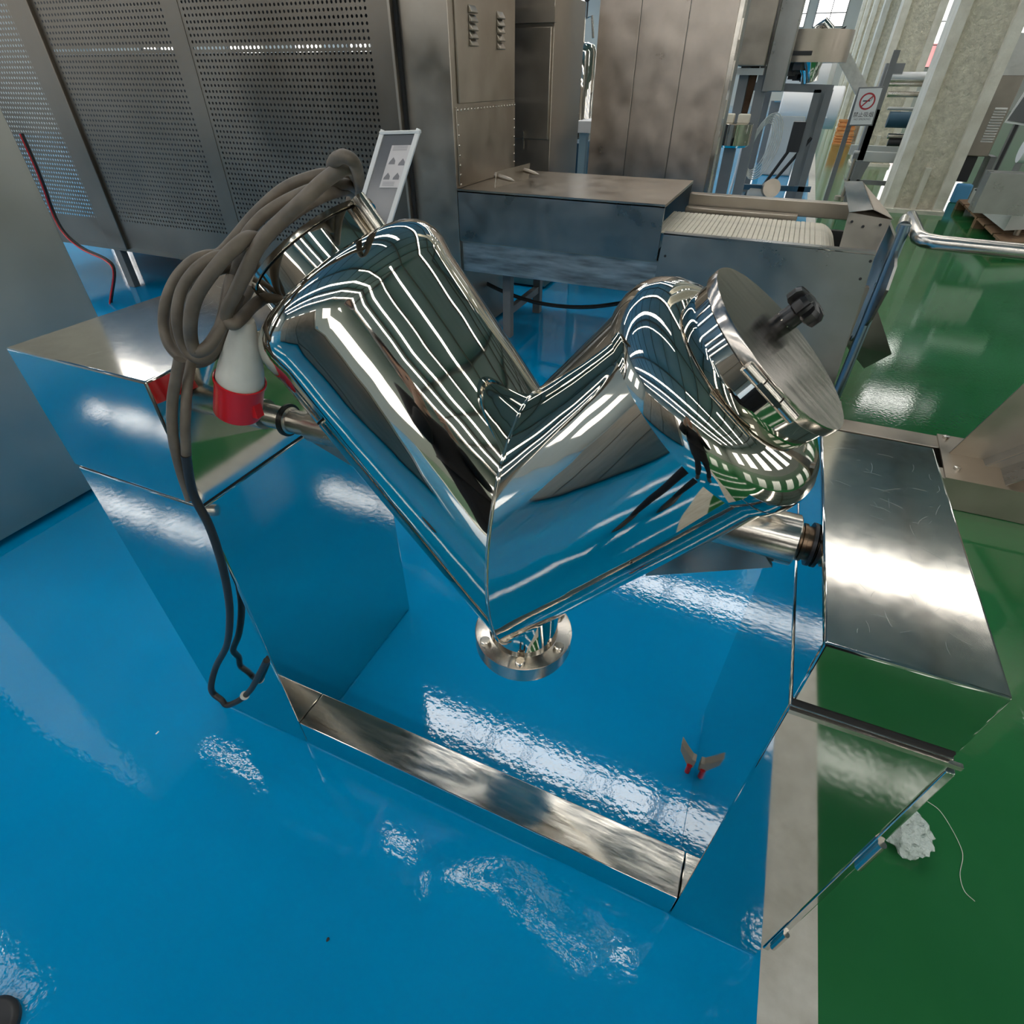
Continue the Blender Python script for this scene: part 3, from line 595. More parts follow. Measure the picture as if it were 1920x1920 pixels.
# ------------------------------------------------------------------ display frame behind drum
ys = 1.75
fp = [at(717, 249, 1, ys), at(784, 247, 1, ys), at(732, 402, 1, ys - .05), at(678, 385, 1, ys - .05)]
tl, tr = fp[0], fp[1]
dn_ = (at(683, 364, 1, ys - .10) - tl); 
bl = tl + dn_ * 1.9; br = tr + dn_ * 1.9
sf = thing('display_frame', 'slanted white snap frame holding a grey board and a printed sheet, behind the drum', 'display', (bl.x + .1, ys, 0))
nrm = (tr - tl).cross(dn_).normalized(); nrm = nrm if nrm.y < 0 else -nrm
def fbar(p, q, wd=.020): return MB().bar(p, q, wd, .012).bevel(.003)
ex = (tr - tl).normalized(); ez = dn_.normalized()
for p, q in ((tl, tr), (bl, br), (tl, bl), (tr, br)): fbar(p - (q - p).normalized() * .01, q + (q - p).normalized() * .01).build('frame_bar', MFRAME, sf)
MB().prism([tl, tr, br, bl], -nrm * .004).build('backing_board', MPANEL, sf, smooth=False)
wF = (tr - tl).length; hF = (bl - tl).length
def fq(s0_, t0_, s1_, t1_, off=.002): return [tl + (tr - tl) * s + (bl - tl) * t + nrm * off for s, t in ((s0_, t0_), (s1_, t0_), (s1_, t1_), (s0_, t1_))]
sh_ = MB().prism(fq(.40, .11, .97, .47), nrm * .001).build('printed_sheet', MPAPER, sf, smooth=False)
m = MB()
for s_, t_ in ((.46, .22), (.74, .23), (.44, .35), (.71, .35)):
    P = [tl + (tr - tl) * a + (bl - tl) * b + nrm * .0034 for a, b in ((s_, t_ + .05), (s_ + .18, t_ + .05), (s_ + .17, t_ + .02), (s_ + .09, t_ - .01), (s_ + .01, t_ + .03))]
    m.poly(P)
for k in range(5): m.poly(fq(.46, .115 + k * .009, .86, .118 + k * .009, .0034))
for k in range(4): m.poly(fq(.46, .42 + k * .01, .80, .423 + k * .01, .0034))
m.build('printed_drawings', MINK, sf, smooth=False, fix=False)['kind'] = 'stuff'
cpst = (bl + br) / 2; tp_ = (tl + tr) / 2 + (bl - tl) * .5 - nrm * .02
MB().cyl((tp_.x, tp_.y, .0), tp_, .012, 12).build('post', MFRAME, sf); MB().cyl((tp_.x, tp_.y, 0), (tp_.x, tp_.y, .015), .14, 32).build('base', MFRAME, sf)
# ------------------------------------------------------------------ steel floor frame at right
ff = thing('floor_frame', 'low steel base frame with a bolted gusseted upright at the right edge', 'frame', (2.6, 2.2, 0))
MB().box(1.74, 2.33, .0, 3.6, 2.455, .15).bevel(.004).build('rail', MDUL, ff)
MB().box(1.74, 2.05, .0, 3.6, 2.14, .15).bevel(.004).build('rail', MDUL, ff)
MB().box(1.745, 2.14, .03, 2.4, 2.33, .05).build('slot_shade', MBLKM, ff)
MB().prism([(2.20, 2.04, .15), (3.6, 2.04, .15), (3.6, 2.46, .15), (2.225, 2.46, .15)], (0, 0, .008)).build('base_plate', MDUL, ff, smooth=False)
for u, v in ((1773, 821), (1794, 879)):
    p = at(u, v, 2, .16); MB().lathe((p.x, p.y, .158), (0, 0, 1), [(0, .014), (.012, .014), (.014, .011)], 12).build('bolt', MBR, ff)
q0, q1, q2_, q3_, q4_ = at(1780, 850, 2, .158), at(1842, 860, 2, .158), at(1848, 874, 2, .158), at(1876, 879, 2, .158), at(1885, 910, 2, .158)
def upto(p, u, v, yy): return at(u, v, 1, yy)
T0 = at(1925, 715, 1, q0.y); T1 = at(1925, 740, 1, q1.y)
MB().prism([q0, q1, Vector((3.3, q1.y, .158)), Vector((3.3, q1.y, .62)), T0], (0, .006, 0)).build('gusset', MDUL, ff, smooth=False)
MB().prism([q1, q2_, q2_ + Vector((.5, -.0, .52)), q1 + Vector((.5, 0, .52))], (.006, 0, 0)).build('gusset_fold', MDUL2, ff, smooth=False)
MB().prism([q2_, q3_, q3_ + Vector((.5, 0, .52)), q2_ + Vector((.5, 0, .52))], (0, .006, 0)).build('gusset_fold', MDUL, ff, smooth=False)
MB().prism([q3_, q4_, q4_ + Vector((.5, 0, .52)), q3_ + Vector((.5, 0, .52))], (.006, 0, 0)).build('gusset_fold', MDUL2, ff, smooth=False)
MB().box(3.0, 2.05, .158, 3.12, 2.45, 1.6).build('upright', MDUL, ff)
# ------------------------------------------------------------------ concrete columns
def column(x, y, lab, grp=None):
    t = thing('concrete_column', lab, 'column', (x, y, 0), grp)
    m = MB().box(x - .37, y - .32, 0, x - .24, y + .32, ZC).box(x + .24, y - .32, 0, x + .37, y + .32, ZC)
    m.build('flange', MCONC2, t, smooth=False)
    MB().box(x - .25, y - .22, .05, x + .25, y + .22, ZC).build('web', MCONC, t, smooth=False)
    MB().box(x - .39, y - .36, 0, x + .39, y + .36, .05).build('base_plate', MCONC2, t, smooth=False)
    MB().box(x - .035, y - .32, 0, x + .035, y - .2, .55).build('rib', MCONC2, t, smooth=False)
column(2.98, 10.1, 'nearest rough whitewashed concrete column rising from the green floor')
for k in range(1, 6): column(2.80, 10.1 + 5.6 * k, 'whitewashed concrete column in the receding row behind the nearest one', 'receding concrete columns')
# ------------------------------------------------------------------ packaging machine (weigher on frame)
yW = 8.6
def P_(u, v, y=None): return tuple(at(u, v, 1, y or yW))
pk = thing('packing_machine', 'tall steel packing machine with a round drum hopper on a grey frame', 'machine', (X(1470, 250, yW), yW, 0))
MB().cyl(P_(1452, 88), tuple(Vector(P_(1452, 88))), .01, 8).b.free()
hx, hz0, hz1 = X(1505, 90, yW), Z(1505, 117, yW), Z(1505, 56, yW)
MB().lathe((hx, yW + .3, 0), (0, 0, 1), [(hz0, .52), (hz1, .52), (hz1, .50), (hz1 - .05, .1)], 48).build('drum_hopper', MDUL, pk)
MB().box(hx - .12, yW - .235, hz0 + .06, hx + .12, yW - .215, hz0 + .10).build('bracket', MBLKM, pk)
MB().tube([P_(1530, 75), P_(1534, 52), P_(1546, 42), P_(1556, 55), P_(1556, 72)], .05, 12).build('air_hose', MIRS, pk)
MB().prism([P_(1562, 60), P_(1588, 48), P_(1580, 62), P_(1570, 66)], (0, .3, 0)).build('chute_flap', MBLKM, pk, smooth=False)
MB().lathe(P_(1520, 112), (.25, 0, -1), [(0, .16), (.12, .10), (.22, .09)], 24).build('funnel', MIRS, pk)
m = MB(); random.seed(3)
for k in range(14):
    p = Vector(P_(1478 + random.uniform(-6, 40), 128 + random.uniform(-6, 18), yW + random.uniform(-.1, .3))); m.box(-.05, -.05, -.04, .06, .05, .04, Matrix.Translation(p) @ Matrix.Rotation(random.uniform(0, 3), 4, 'Z'))
o = m.build('drive_parts', MBLKM, pk, smooth=False)
zf = Z(1480, 163, yW)
MB().bar(P_(1412, 162), P_(1562, 167), .06, .08).build('frame_top', MGREY, pk)
for a, b in (((1428, 168), (1378, 398)), ((1534, 168), (1468, 398)), ((1556, 168), (1504, 398))):
    pa, pb = Vector(P_(*a)), Vector(P_(*b)); MB().box(pa.x - .04, pa.y - .03, 0, pa.x + .04, pa.y + .03, pa.z).build('frame_leg', MGREY, pk)
x_a, x_b = Vector(P_(1428, 168)).x, Vector(P_(1556, 168)).x
MB().box(x_a, yW + .9, 0, x_a + .08, yW + .96, zf).build('frame_leg', MGREY, pk); MB().box(x_b - .08, yW + .9, 0, x_b, yW + .96, zf).build('frame_leg', MGREY, pk)
MB().bar(P_(1395, 350), P_(1520, 355), .06).build('frame_rail', MNAVY, pk)
MB().box(x_a, yW, .12, x_a + .05, yW + .9, .17).build('frame_rail', MNAVY, pk)
MB().cyl(P_(1510, 240), P_(1428, 352), .02, 10).build('strut', MBLKM, pk); MB().cyl(P_(1522, 258), P_(1440, 352), .02, 10).build('strut', MBLKM, pk)
MB().box(X(1488, 230, yW), yW - .05, Z(1490, 285, yW), X(1512, 230, yW), yW + .1, Z(1490, 228, yW)).build('gearbox', MBLKM, pk)
MB().lathe(P_(1400, 365), (1, 0, 0), [(0, .05), (.03, .09), (.22, .09), (.24, .05)], 24).build('motor', MLGREY, pk)
MB().lathe(P_(1442, 355), (.2, -.8, .2), [(0, .11), (.14, .11)], 24).build('blower', MDUL, pk)
MB().tube(spline([P_(1430, 140), P_(1415, 190), P_(1400, 240), P_(1380, 320), P_(1362, 380)], 6), .016, 8).build('white_hose', MWHITE, pk)
for k in range(6):
    c_ = Vector(P_(1425 + k * 1.5, 275)); rx, rz = .10 + .015 * k, .26 + .02 * k
    MB().tube([c_ + Vector((rx * math.cos(t) + .05 * math.sin(t), -.06 - .005 * k, rz * math.sin(t))) for t in [2 * PI * i / 24 for i in range(24)]], .007, 6, closed=True).build('coiled_wire', MPLW, pk)
# upright control tower and white equipment left of the packer
uc = thing('control_tower', 'tall narrow brushed steel control tower beside the packing machine', 'cabinet', (X(1405, 60, 7.6), 7.6, 0))
xa0, xa1 = X(1377, 124, 7.6), X(1433, 124, 7.6)
MB().box(xa0, 7.6, Z(1400, 124, 7.6), xa1, 8.1, 2.9).bevel(.01).build('tower_head', MDUL, uc)
MB().box(xa1 + .02, 7.7, Z(1440, 172, 7.7), xa1 + .24, 8.1, 2.9).bevel(.01).build('side_tower', MDUL2, uc)
MB().box(xa0 + .06, 7.75, 0, xa0 + .16, 7.9, Z(1400, 124, 7.6)).build('post', MGREY, uc)
MB().box(xa1 - .05, 7.75, 0, xa1 + .06, 7.9, Z(1400, 124, 7.6)).build('post', MGREY, uc)
MB().box(xa0 + .03, 7.65, Z(1390, 132, 7.6) - .04, xa1, 7.9, Z(1390, 132, 7.6) + .02).build('bracket', MLGREY, uc)
MB().prism([(xa0 + .08, 7.88, .95), (xa1 - .1, 7.88, .95), (xa1 - .05, 7.88, 1.9), (xa0 + .12, 7.88, 1.9)], (0, .03, 0)).build('back_panel', MRUSTP, uc, smooth=False)
cf = thing('steel_feed_cup', 'round polished feeder cup with two pale blocks on top, beside the panelled tower', 'feeder', (X(1375, 250, 7.2), 7.2, 0))
cxx = X(1375, 250, 7.2)
MB().lathe((cxx, 7.2, 0), (0, 0, 1), [(Z(1375, 275, 7.2), .17), (Z(1375, 275, 7.2) + .02, .19), (Z(1375, 232, 7.2), .19), (Z(1375, 230, 7.2), .17)], 32).build('cup', MIR, cf)
for dx in (-.08, .08): MB().box(cxx + dx - .06, 7.12, Z(1375, 230, 7.2), cxx + dx + .06, 7.25, Z(1375, 213, 7.2)).bevel(.01).build('block', MBELT, cf)
MB().box(cxx - .06, 7.15, 0, cxx + .06, 7.27, Z(1375, 275, 7.2)).build('pedestal', MGREY, cf)
# white drum-like machine further back and rounded housing
yR = 13
wm = thing('white_roller_machine', 'pale grey machine with a large white roll seen through the packing frame', 'machine', (X(1480, 220, yR), yR, 0))
MB().box(X(1440, 260, yR), yR, 0, X(1500, 260, yR), yR + 1.2, Z(1480, 215, yR)).bevel(.03).build('lower_body', MLGREY, wm)
MB().lathe((X(1462, 200, yR), yR + .3, Z(1480, 202, yR)), (1, 0, 0), [(0, .30), (.02, .32), (1.0, .32), (1.02, .30)], 40).build('white_roll', MWHITE, wm)
MB().box(X(1440, 190, yR), yR + .2, Z(1480, 190, yR), X(1520, 190, yR), yR + 1.0, Z(1480, 168, yR)).build('upper_body', MBEIGE, wm)
MB().prism([(X(1545, 215, yR), yR, Z(1545, 222, yR)), (X(1560, 190, yR), yR, Z(1558, 222, yR)), (X(1558, 180, yR), yR, Z(1558, 178, yR)), (X(1550, 180, yR), yR, Z(1550, 178, yR))], (0, .4, 0)).build('cone', MWHITE, wm, smooth=False)
dr = thing('round_grey_drum', 'large grey round-ended drum behind the packing machine', 'machine', (X(1485, 140, 15), 15, 0))
MB().lathe((X(1455, 140, 15), 15.2, Z(1470, 140, 15)), (1, 0, 0), [(0, .3), (.1, .5), (1.0, .5), (1.1, .3)], 40).build('drum', MWHITE, dr)
MB().box(X(1458, 140, 15), 15, 0, X(1490, 140, 15), 15.4, 1.2).build('cradle', MGREY, dr)
# inclined chute + no-smoking sign
ic = thing('inclined_chute', 'pale blue inclined chute rising toward the packing machine', 'chute', P_(1590, 140, 9.5))
MB().bar(P_(1568, 88, 9.5), P_(1612, 172, 9.5), .12, .10).build('trough', MLBL, ic); MB().bar(P_(1570, 84, 9.45), P_(1616, 170, 9.45), .03, .14).build('edge', MPLW, ic)
p_ = Vector(P_(1612, 172, 9.6)); MB().box(p_.x - .03, 9.57, 0, p_.x + .03, 9.63, p_.z).build('post', MGREY, ic)
yS = 9.2
sg = thing('no_smoking_sign', 'small white framed no-smoking sign on a grey post before the columns', 'sign', (X(1630, 200, yS), yS, 0))
c0 = at(1623, 200, 1, yS); sw, sh2 = .28, .40
T = Matrix.Translation(c0) @ Matrix.Rotation(math.radians(-2), 4, 'Y')
MB().box(-sw / 2, -.01, -sh2 / 2, sw / 2, .01, sh2 / 2, T).bevel(.004).build('sign_frame', MGREY, sg)
MB().box(-sw / 2 + .015, -.014, -sh2 / 2 + .015, sw / 2 - .015, -.01, sh2 / 2 - .015, T).build('sign_board', MWHITE, sg, smooth=False)
MRS = mat('sign red', (.45, .03, .04), 0, .5)
m = MB(); n = 40; ro, ri = .088, .070
for k in range(n):
    t0_, t1_ = 2 * PI * k / n, 2 * PI * (k + 1) / n
    m.poly([T @ Vector((r * math.cos(t), -.0155, .055 + r * math.sin(t))) for r, t in ((ri, t0_), (ro, t0_), (ro, t1_), (ri, t1_))])
m.poly([T @ Vector(p) for p in ((-.056, -.0157, .008), (-.044, -.0157, -.002), (.056, -.0157, .102), (.044, -.0157, .112))])
m.build('prohibition_ring', MRS, sg, smooth=False, fix=False)
m = MB().poly([T @ Vector(p) for p in ((-.05, -.0152, .065), (.03, -.0152, .065), (.03, -.0152, .052), (-.05, -.0152, .052))])
mm = MB(); mm.poly([T @ Vector(p) for p in ((-.05, -.0152, .065), (.03, -.0152, .065), (.03, -.0152, .052), (-.05, -.0152, .052))]); mm.tube([T @ Vector(p) for p in ((.035, -.0152, .058), (.05, -.0152, .08), (.045, -.0152, .10))], .003, 5)
mm.build('cigarette_symbol', MINKB, sg, smooth=False, fix=False)
def text(s, size, M, mt, par, name):
    cu = bpy.data.curves.new(name, 'FONT'); cu.body = s; cu.size = size; cu.align_x = 'CENTER'; cu.align_y = 'CENTER'; cu.extrude = .0005
    to = bpy.data.objects.new(name + '_t', cu); S.collection.objects.link(to); dg = bpy.context.evaluated_depsgraph_get()
    me = bpy.data.meshes.new_from_object(to.evaluated_get(dg)); bpy.data.objects.remove(to)
    me.transform(M); me.materials.clear(); me.materials.append(mt); o = bpy.data.objects.new(name, me); return link(o, par)
RX = Matrix.Rotation(PI / 2, 4, 'X')
text('禁止吸烟', .058, T @ Matrix.Translation((0, -.0155, -.085)) @ RX, MINKB, sg, 'lettering')
text('NO SMOKING', .030, T @ Matrix.Translation((0, -.0155, -.13)) @ RX, MINK, sg, 'lettering')
MB().box(X(1655, 180, yS) - .04, yS + .02, Z(1600, 300, yS), X(1655, 180, yS) + .03, yS + .07, c0.z + .55).build('post', MGREY, sg)
MB().box(X(1655, 180, yS) - .04, yS + .02, 0, X(1655, 180, yS) + .03, yS + .07, 1.2).build('post', MGREY, sg)
# ------------------------------------------------------------------ roller machine left of near column
yQ = 10.6
rm = thing('roller_conveyor', 'grey framed web machine with shiny rollers, left of the nearest concrete column', 'machine', (X(1680, 250, yQ), yQ, 0))
xq0, xq1 = X(1600, 290, yQ), X(1790, 250, yQ)
MB().box(xq0, yQ, Z(1650, 305, yQ), xq1, yQ + .08, Z(1650, 285, yQ)).bevel(.01).build('side_frame', MLGREY, rm)
MB().box(xq0, yQ + 1.0, Z(1650, 305, yQ), xq1, yQ + 1.08, Z(1650, 285, yQ)).build('side_frame', MLGREY, rm)
MB().prism([(xq0 + .02, yQ, .0), (xq0 + .14, yQ, .0), (xq0 + .26, yQ, Z(1650, 305, yQ)), (xq0 + .02, yQ, Z(1650, 305, yQ))], (0, .08, 0)).build('leg', MGREY, rm, smooth=False)
MB().box(xq0, yQ, .22, xq1, yQ + .05, .28).build('cross_rail', MGREY, rm)
for i, (v, mt, rr) in enumerate(((143, MWHITE, .05), (150, MBR, .03), (158, MBR, .03), (177, MBR, .035), (204, MLGREY, .02), (225, MNAVY, .10), (256, MBR, .035), (268, MBLKM, .05))):
    zz = Z(1700, v, yQ + .3); MB().cyl((X(1664, v, yQ + .3), yQ + .3, zz), (xq1, yQ + .3, zz), rr, 14).build('roller', mt, rm)
MB().box(X(1658, 140, yQ), yQ + .2, Z(1658, 290, yQ), X(1664, 140, yQ), yQ + .4, Z(1658, 118, yQ)).build('upright', MGREY, rm)
MB().box(X(1664, 125, yQ), yQ + .25, Z(1664, 138, yQ), X(1700, 125, yQ), yQ + .3, Z(1664, 118, yQ)).build('top_unit', MGREY, rm)
MB().cyl((X(1577, 372, yQ), yQ, 0), (X(1577, 372, yQ), yQ, .05), .10, 16).build('foot', MDUL, rm); MB().cyl((X(1577, 372, yQ), yQ, .05), (X(1577, 372, yQ), yQ, .6), .02, 10).build('foot_stem', MDUL, rm)
MB().box(X(1577, 372, yQ) - .03, yQ - .02, .55, xq0 + .1, yQ + .04, .62).build('foot_arm', MGREY, rm)
# orange crates
yO_ = 20.5
oc = thing('orange_crate', 'lower orange wooden crate standing on the far green floor', 'crate', (X(1585, 245, yO_), yO_, 0))
def crate(t, x, y, z, w_, h_):
    MB().box(x - w_ / 2 + .03, y + .03, z + .02, x + w_ / 2 - .03, y + w_ - .03, z + h_ - .02).build('crate_core', MORG, t, smooth=False)
    s_ = None
    for k in range(4):
        zz = z + k * h_ / 3.4
        MB().box(x - w_ / 2, y, zz, x + w_ / 2, y + .03, zz + h_ / 5.5).build('slat', MORG, t, smooth=False)
crate(oc, X(1584, 250, yO_), yO_, 0, .5, .22)
oc2 = thing('orange_crate', 'upper orange wooden crate stacked on the lower one far away', 'crate', (X(1590, 230, yO_), yO_, .24))
crate(oc2, X(1588, 235, yO_), yO_, .24, .48, .32)
# ------------------------------------------------------------------ right cabinet, trolley, pallet
yE = 11.2
ec = thing('louvred_cabinet', 'brown-grey electrical cabinet with a column of slanting vent louvres, right of the column', 'cabinet', (X(1830, 220, yE), yE, 0))
ex0, ex1, ez0, ez1 = X(1787, 290, yE), X(1852, 295, yE), Z(1800, 292, yE), Z(1850, 141, yE)
MB().box(ex0, yE, ez0, ex1, yE + .5, ez1).bevel(.01).build('cabinet_body', MDUL3, ec)
l1 = MB().prism([(-.075, 0, 0), (-.075, -.02, .0), (-.075, 0, .022)], (.15, 0, 0)).build('louver', MLGREY, ec, smooth=False)
lx, lz0, lz1 = (ex0 + ex1) / 2 + .12, Z(1838, 266, yE), Z(1866, 205, yE)
l1.location = (lx, yE, lz0)
for k in range(1, 13): dup(l1, ec, (lx, yE, lz0 + (lz1 - lz0) * k / 12))
MB().prism([(X(1832, 207, yE), yE - .004, Z(1832, 214, yE)), (X(1832, 207, yE) + .09, yE - .004, Z(1832, 214, yE)), (X(1832, 207, yE) + .045, yE - .004, Z(1832, 214, yE) + .08)], (0, .003, 0)).build('warning_triangle', mat('warning yellow', (.35, .33, .03), 0, .5), ec, smooth=False)
for dx in (.04, .5): MB().box(ex0 + dx, yE + .05, 0, ex0 + dx + .08, yE + .4, ez0).build('leg', MGREY, ec)
MB().box(ex0 + .02, yE + .1, .25, ex1 - .1, yE + .45, ez0).build('gear_unit', MBLKM, ec)
MB().box(ex0 + .1, yE + .02, ez1, ex1, yE + .5, ez1 + .45).build('film_cover', mat('cloudy film', (.5, .5, .48), 0, .25, bump=.6, bscale=6, bdist=.03), ec)
for s_ in (-1, 1): MB().cyl((ex0 - .1 + s_ * .1, yE - .1, .05), (ex0 - .1 + s_ * .1, yE - .05, .05), .05, 16).build('castor', MWHITE, ec)
yG = 9.4
lcx = thing('tablet_stand', 'white framed screen on a dark post at the upper right edge', 'display', (X(1905, 200, yG), yG, 0))
MB().prism([P_(1884, 230, yG), P_(1935, 238, yG), P_(1955, 175, yG), P_(1921, 172, yG)], (0, .02, 0)).build('screen_frame', MFRAME, lcx, smooth=False)
MB().prism([P_(1889, 226, yG - .01), P_(1932, 233, yG - .01), P_(1950, 180, yG - .01), P_(1921, 180, yG - .01)], (0, .01, 0)).build('screen', MPANEL, lcx, smooth=False)
xx_ = X(1906, 240, yG); MB().cyl((xx_, yG + .04, .365), (xx_, yG + .04, Z(1906, 232, yG)), .02, 12).build('post', MBLKM, lcx)
MB().cyl((xx_, yG + .04, .365), (xx_, yG + .04, .38), .12, 20).build('base', MBLKM, lcx)
yH = 6.9
tr_ = thing('frame_trolley', 'low steel framed trolley with a tray resting on a wooden pallet at the right edge', 'trolley', (4.0, 7.6, .12))
zt2 = .30
MB().prism([tuple(at(1826, 353, 2, .36)), tuple(at(1898, 402, 2, .36)), tuple(at(1990, 398, 2, .36)), tuple(at(1920, 345, 2, .36))], (0, 0, -.16)).build('tray', MLGREY, tr_, smooth=False)
for u, v in ((1850, 352), (1880, 368), (1905, 365)):
    p = at(u, v, 2, .36); MB().box(p.x - .03, p.y - .03, .36, p.x + .03, p.y + .03, 1.5).build('upright', MGREY, tr_)
p = at(1880, 320, 1, 7.6); MB().box(p.x - .1, 7.55, .38, p.x + .35, 7.8, .75).build('motor_unit', MDUL2, tr_)
MB().cyl((p.x + .05, 7.5, .95), (p.x + .6, 7.5, .95), .10, 20).build('roller', MWHITE, tr_)
MB().bar((p.x - .1, 7.6, 1.45), (p.x + .7, 7.6, 1.45), .05).build('cross_bar', MGREY, tr_)
for u, v in ((1830, 382), (1868, 414), (1905, 440)):
    q = at(u, v, 2, .13); MB().cyl((q.x, q.y, .125), (q.x, q.y, .21), .03, 12).build('foot', MDUL, tr_)
pl = thing('wooden_pallet', 'brown wooden pallet under the steel trolley at the right edge', 'pallet', (4.0, 7.6, 0))
c4 = [at(1797, 373, 2, .12), at(1880, 455, 2, .12), at(2010, 455, 2, .12), at(1905, 373, 2, .12)]
for k in range(6):
    a, b = c4[0].lerp(c4[1], k / 6 + .01), c4[0].lerp(c4[1], (k + 1) / 6 - .01); c, d_ = c4[3].lerp(c4[2], (k + 1) / 6 - .01), c4[3].lerp(c4[2], k / 6 + .01)
    MB().prism([a, b, c, d_], (0, 0, -.022)).build('board', MWOOD, pl, smooth=False)
for t in (.02, .5, .9):
    a = c4[0].lerp(c4[3], t); b = c4[1].lerp(c4[2], t)
    for s_ in (.03, .5, .93):
        q = a.lerp(b, s_); MB().box(q.x - .02, q.y - .05, 0, q.x + .1, q.y + .07, .098).build('block', MWOOD, pl, smooth=False)
bt_ = thing('blue_box', 'pale blue plastic box behind the trolley', 'box', (X(1815, 340, 10.3), 10.3, 0))
MB().box(X(1800, 340, 11.0), 11.0, 0, X(1830, 340, 11.0), 11.15, .25).bevel(.02).build('box_body', MBLUE, bt_)
rc = thing('red_container', 'red metal container outside, coloured paler for glare, seen through the far window left of the nearest column', 'container', (6.6, 51, 0))
MB().box(4.9, 50, .01, 8.6, 52, 3.1).build('container_body', MREDO, rc, smooth=False)
for k in range(9): dup(bpy.data.objects['container_rib'], rc, (4.95 + k * .44, 50, 0)) if k else MB().box(0, -.04, .05, .1, 0, 3.05).build('container_rib', MREDO, rc, smooth=False).__setattr__('location', (4.95, 50, 0))
# ------------------------------------------------------------------ small things on the floor
def crump(c, rx, ry, rz, seed):
    m = MB(); bmesh.ops.create_icosphere(m.b, subdivisions=4, radius=1)
    for v in m.b.verts:
        n_ = noise.noise(v.co * 2.1 + Vector((seed, 0, 0))) * .35 + noise.noise(v.co * 6 + Vector((0, seed, 0))) * .16 + abs(noise.noise(v.co * 11)) * .10
        p = v.co * (1 + n_); v.co = Vector((c[0] + p.x * rx, c[1] + p.y * ry, max(.002, c[2] + p.z * rz)))
    return m
o = crump((at(1695, 1560, 2, .02).x, at(1695, 1560, 2, .02).y, .028), .055, .062, .034, 3).build('plastic_bag', MBAG)
setp(o, 'crumpled clear plastic bag on the green floor behind the bearing housing', 'bag')
tp = [at(u, v, 2, .001) for u, v in ((1738, 1502), (1762, 1520), (1785, 1555), (1802, 1590), (1805, 1610), (1800, 1640), (1808, 1670), (1828, 1690))]
setp(MB().tube(spline(tp, 6), .0008, 6).build('thread', MPLW), 'thin pale thread lying curled on the green floor', 'thread')
p = at(615, 1762, 2, 0); setp(crump((p.x, p.y, .002), .003, .004, .003, 5).build('dirt_speck', MBLK), 'tiny black speck of dirt on the blue floor', 'debris')
p = at(295, 1374, 2, 0); setp(MB().box(p.x - .002, p.y - .005, 0, p.x + .002, p.y + .005, .001).build('paper_scrap', MWHITE), 'tiny white scrap on the blue floor', 'debris')
P = [at(u, v, 1, 3.3) for u, v in ((820, 440), (850, 480), (885, 514), (940, 545), (1010, 568), (1090, 576), (1170, 567), (1230, 548), (1280, 520))]
setp(MB().tube(spline(P, 6), .014, 10).build('floor_cable', MCAB2), 'thick black cable sagging beneath the conveyor above the blue floor', 'cable')
P = [at(u, v, 1, yy) for u, v, yy in ((40, 250, 2.7), (75, 330, 2.7), (110, 420, 2.7), (150, 462, 2.65), (200, 487, 2.6), (214, 510, 2.55), (208, 560, 2.5), (204, 600, 2.45))]
ca = thing('hanging_cable', 'black and red cable hanging down the left side of the oven', 'cable', tuple(P[-1]))
MB().tube(spline(P, 6), .014, 8).build('black_lead', MCAB2, ca); MB().tube(spline([p + Vector((.03, -.03, .0)) for p in P], 6), .006, 8).build('red_lead', MRED, ca)
def skin(name, pts, edges, rad, mt, par, sub=2):
    me = bpy.data.meshes.new(name); me.from_pydata([Vector(p) for p in pts], edges, []); ob = bpy.data.objects.new(name, me); S.collection.objects.link(ob)
    sk = ob.modifiers.new('s', 'SKIN'); sb = ob.modifiers.new('u', 'SUBSURF'); sb.levels = sub; sb.render_levels = sub
    for i, v in enumerate(me.skin_vertices[0].data): v.radius = rad[i] if isinstance(rad[i], tuple) else (rad[i], rad[i]); v.use_root = (i == 0)
    dg = bpy.context.evaluated_depsgraph_get(); m2 = bpy.data.meshes.new_from_object(ob.evaluated_get(dg)); bpy.data.objects.remove(ob)
    for p in m2.polygons: p.use_smooth = True
    m2.materials.clear(); m2.materials.append(mt); return link(bpy.data.objects.new(name, m2), par)
MCOAT = mat('black coat cloth', (.008, .008, .010), 0, .8, bump=.3, bscale=60, bdist=.003); MTROU = mat('dark trouser cloth', (.012, .013, .018), 0, .85)
MSKIN = mat('skin', (.50, .30, .21), 0, .5); MHAIR = mat('black hair', (.01, .008, .007), 0, .5)
px_, py_ = 1.32, -.90
pe = thing('person', 'person in a black coat behind the viewpoint, mirrored dark in the drum', 'person', (px_, py_, 0))
B = [(0, 0, .92), (0, -.01, 1.08), (0, 0, 1.26), (0, .01, 1.40), (-.17, 0, 1.40), (.17, 0, 1.40), (-.26, .10, 1.20), (.26, .10, 1.20), (-.15, .20, 1.37), (.13, .20, 1.37), (0, 0, .80), (-.10, .0, .74), (.10, 0, .74)]
skin('coat', [(px_ + x, py_ + y, z) for x, y, z in B], [(0, 1), (1, 2), (2, 3), (3, 4), (3, 5), (4, 6), (5, 7), (6, 8), (7, 9), (0, 10), (10, 11), (10, 12)], [(.21, .15), (.20, .14), (.215, .14), (.12, .10), .095, .095, .075, .075, .05, .05, (.20, .15), .12, .12], MCOAT, pe)
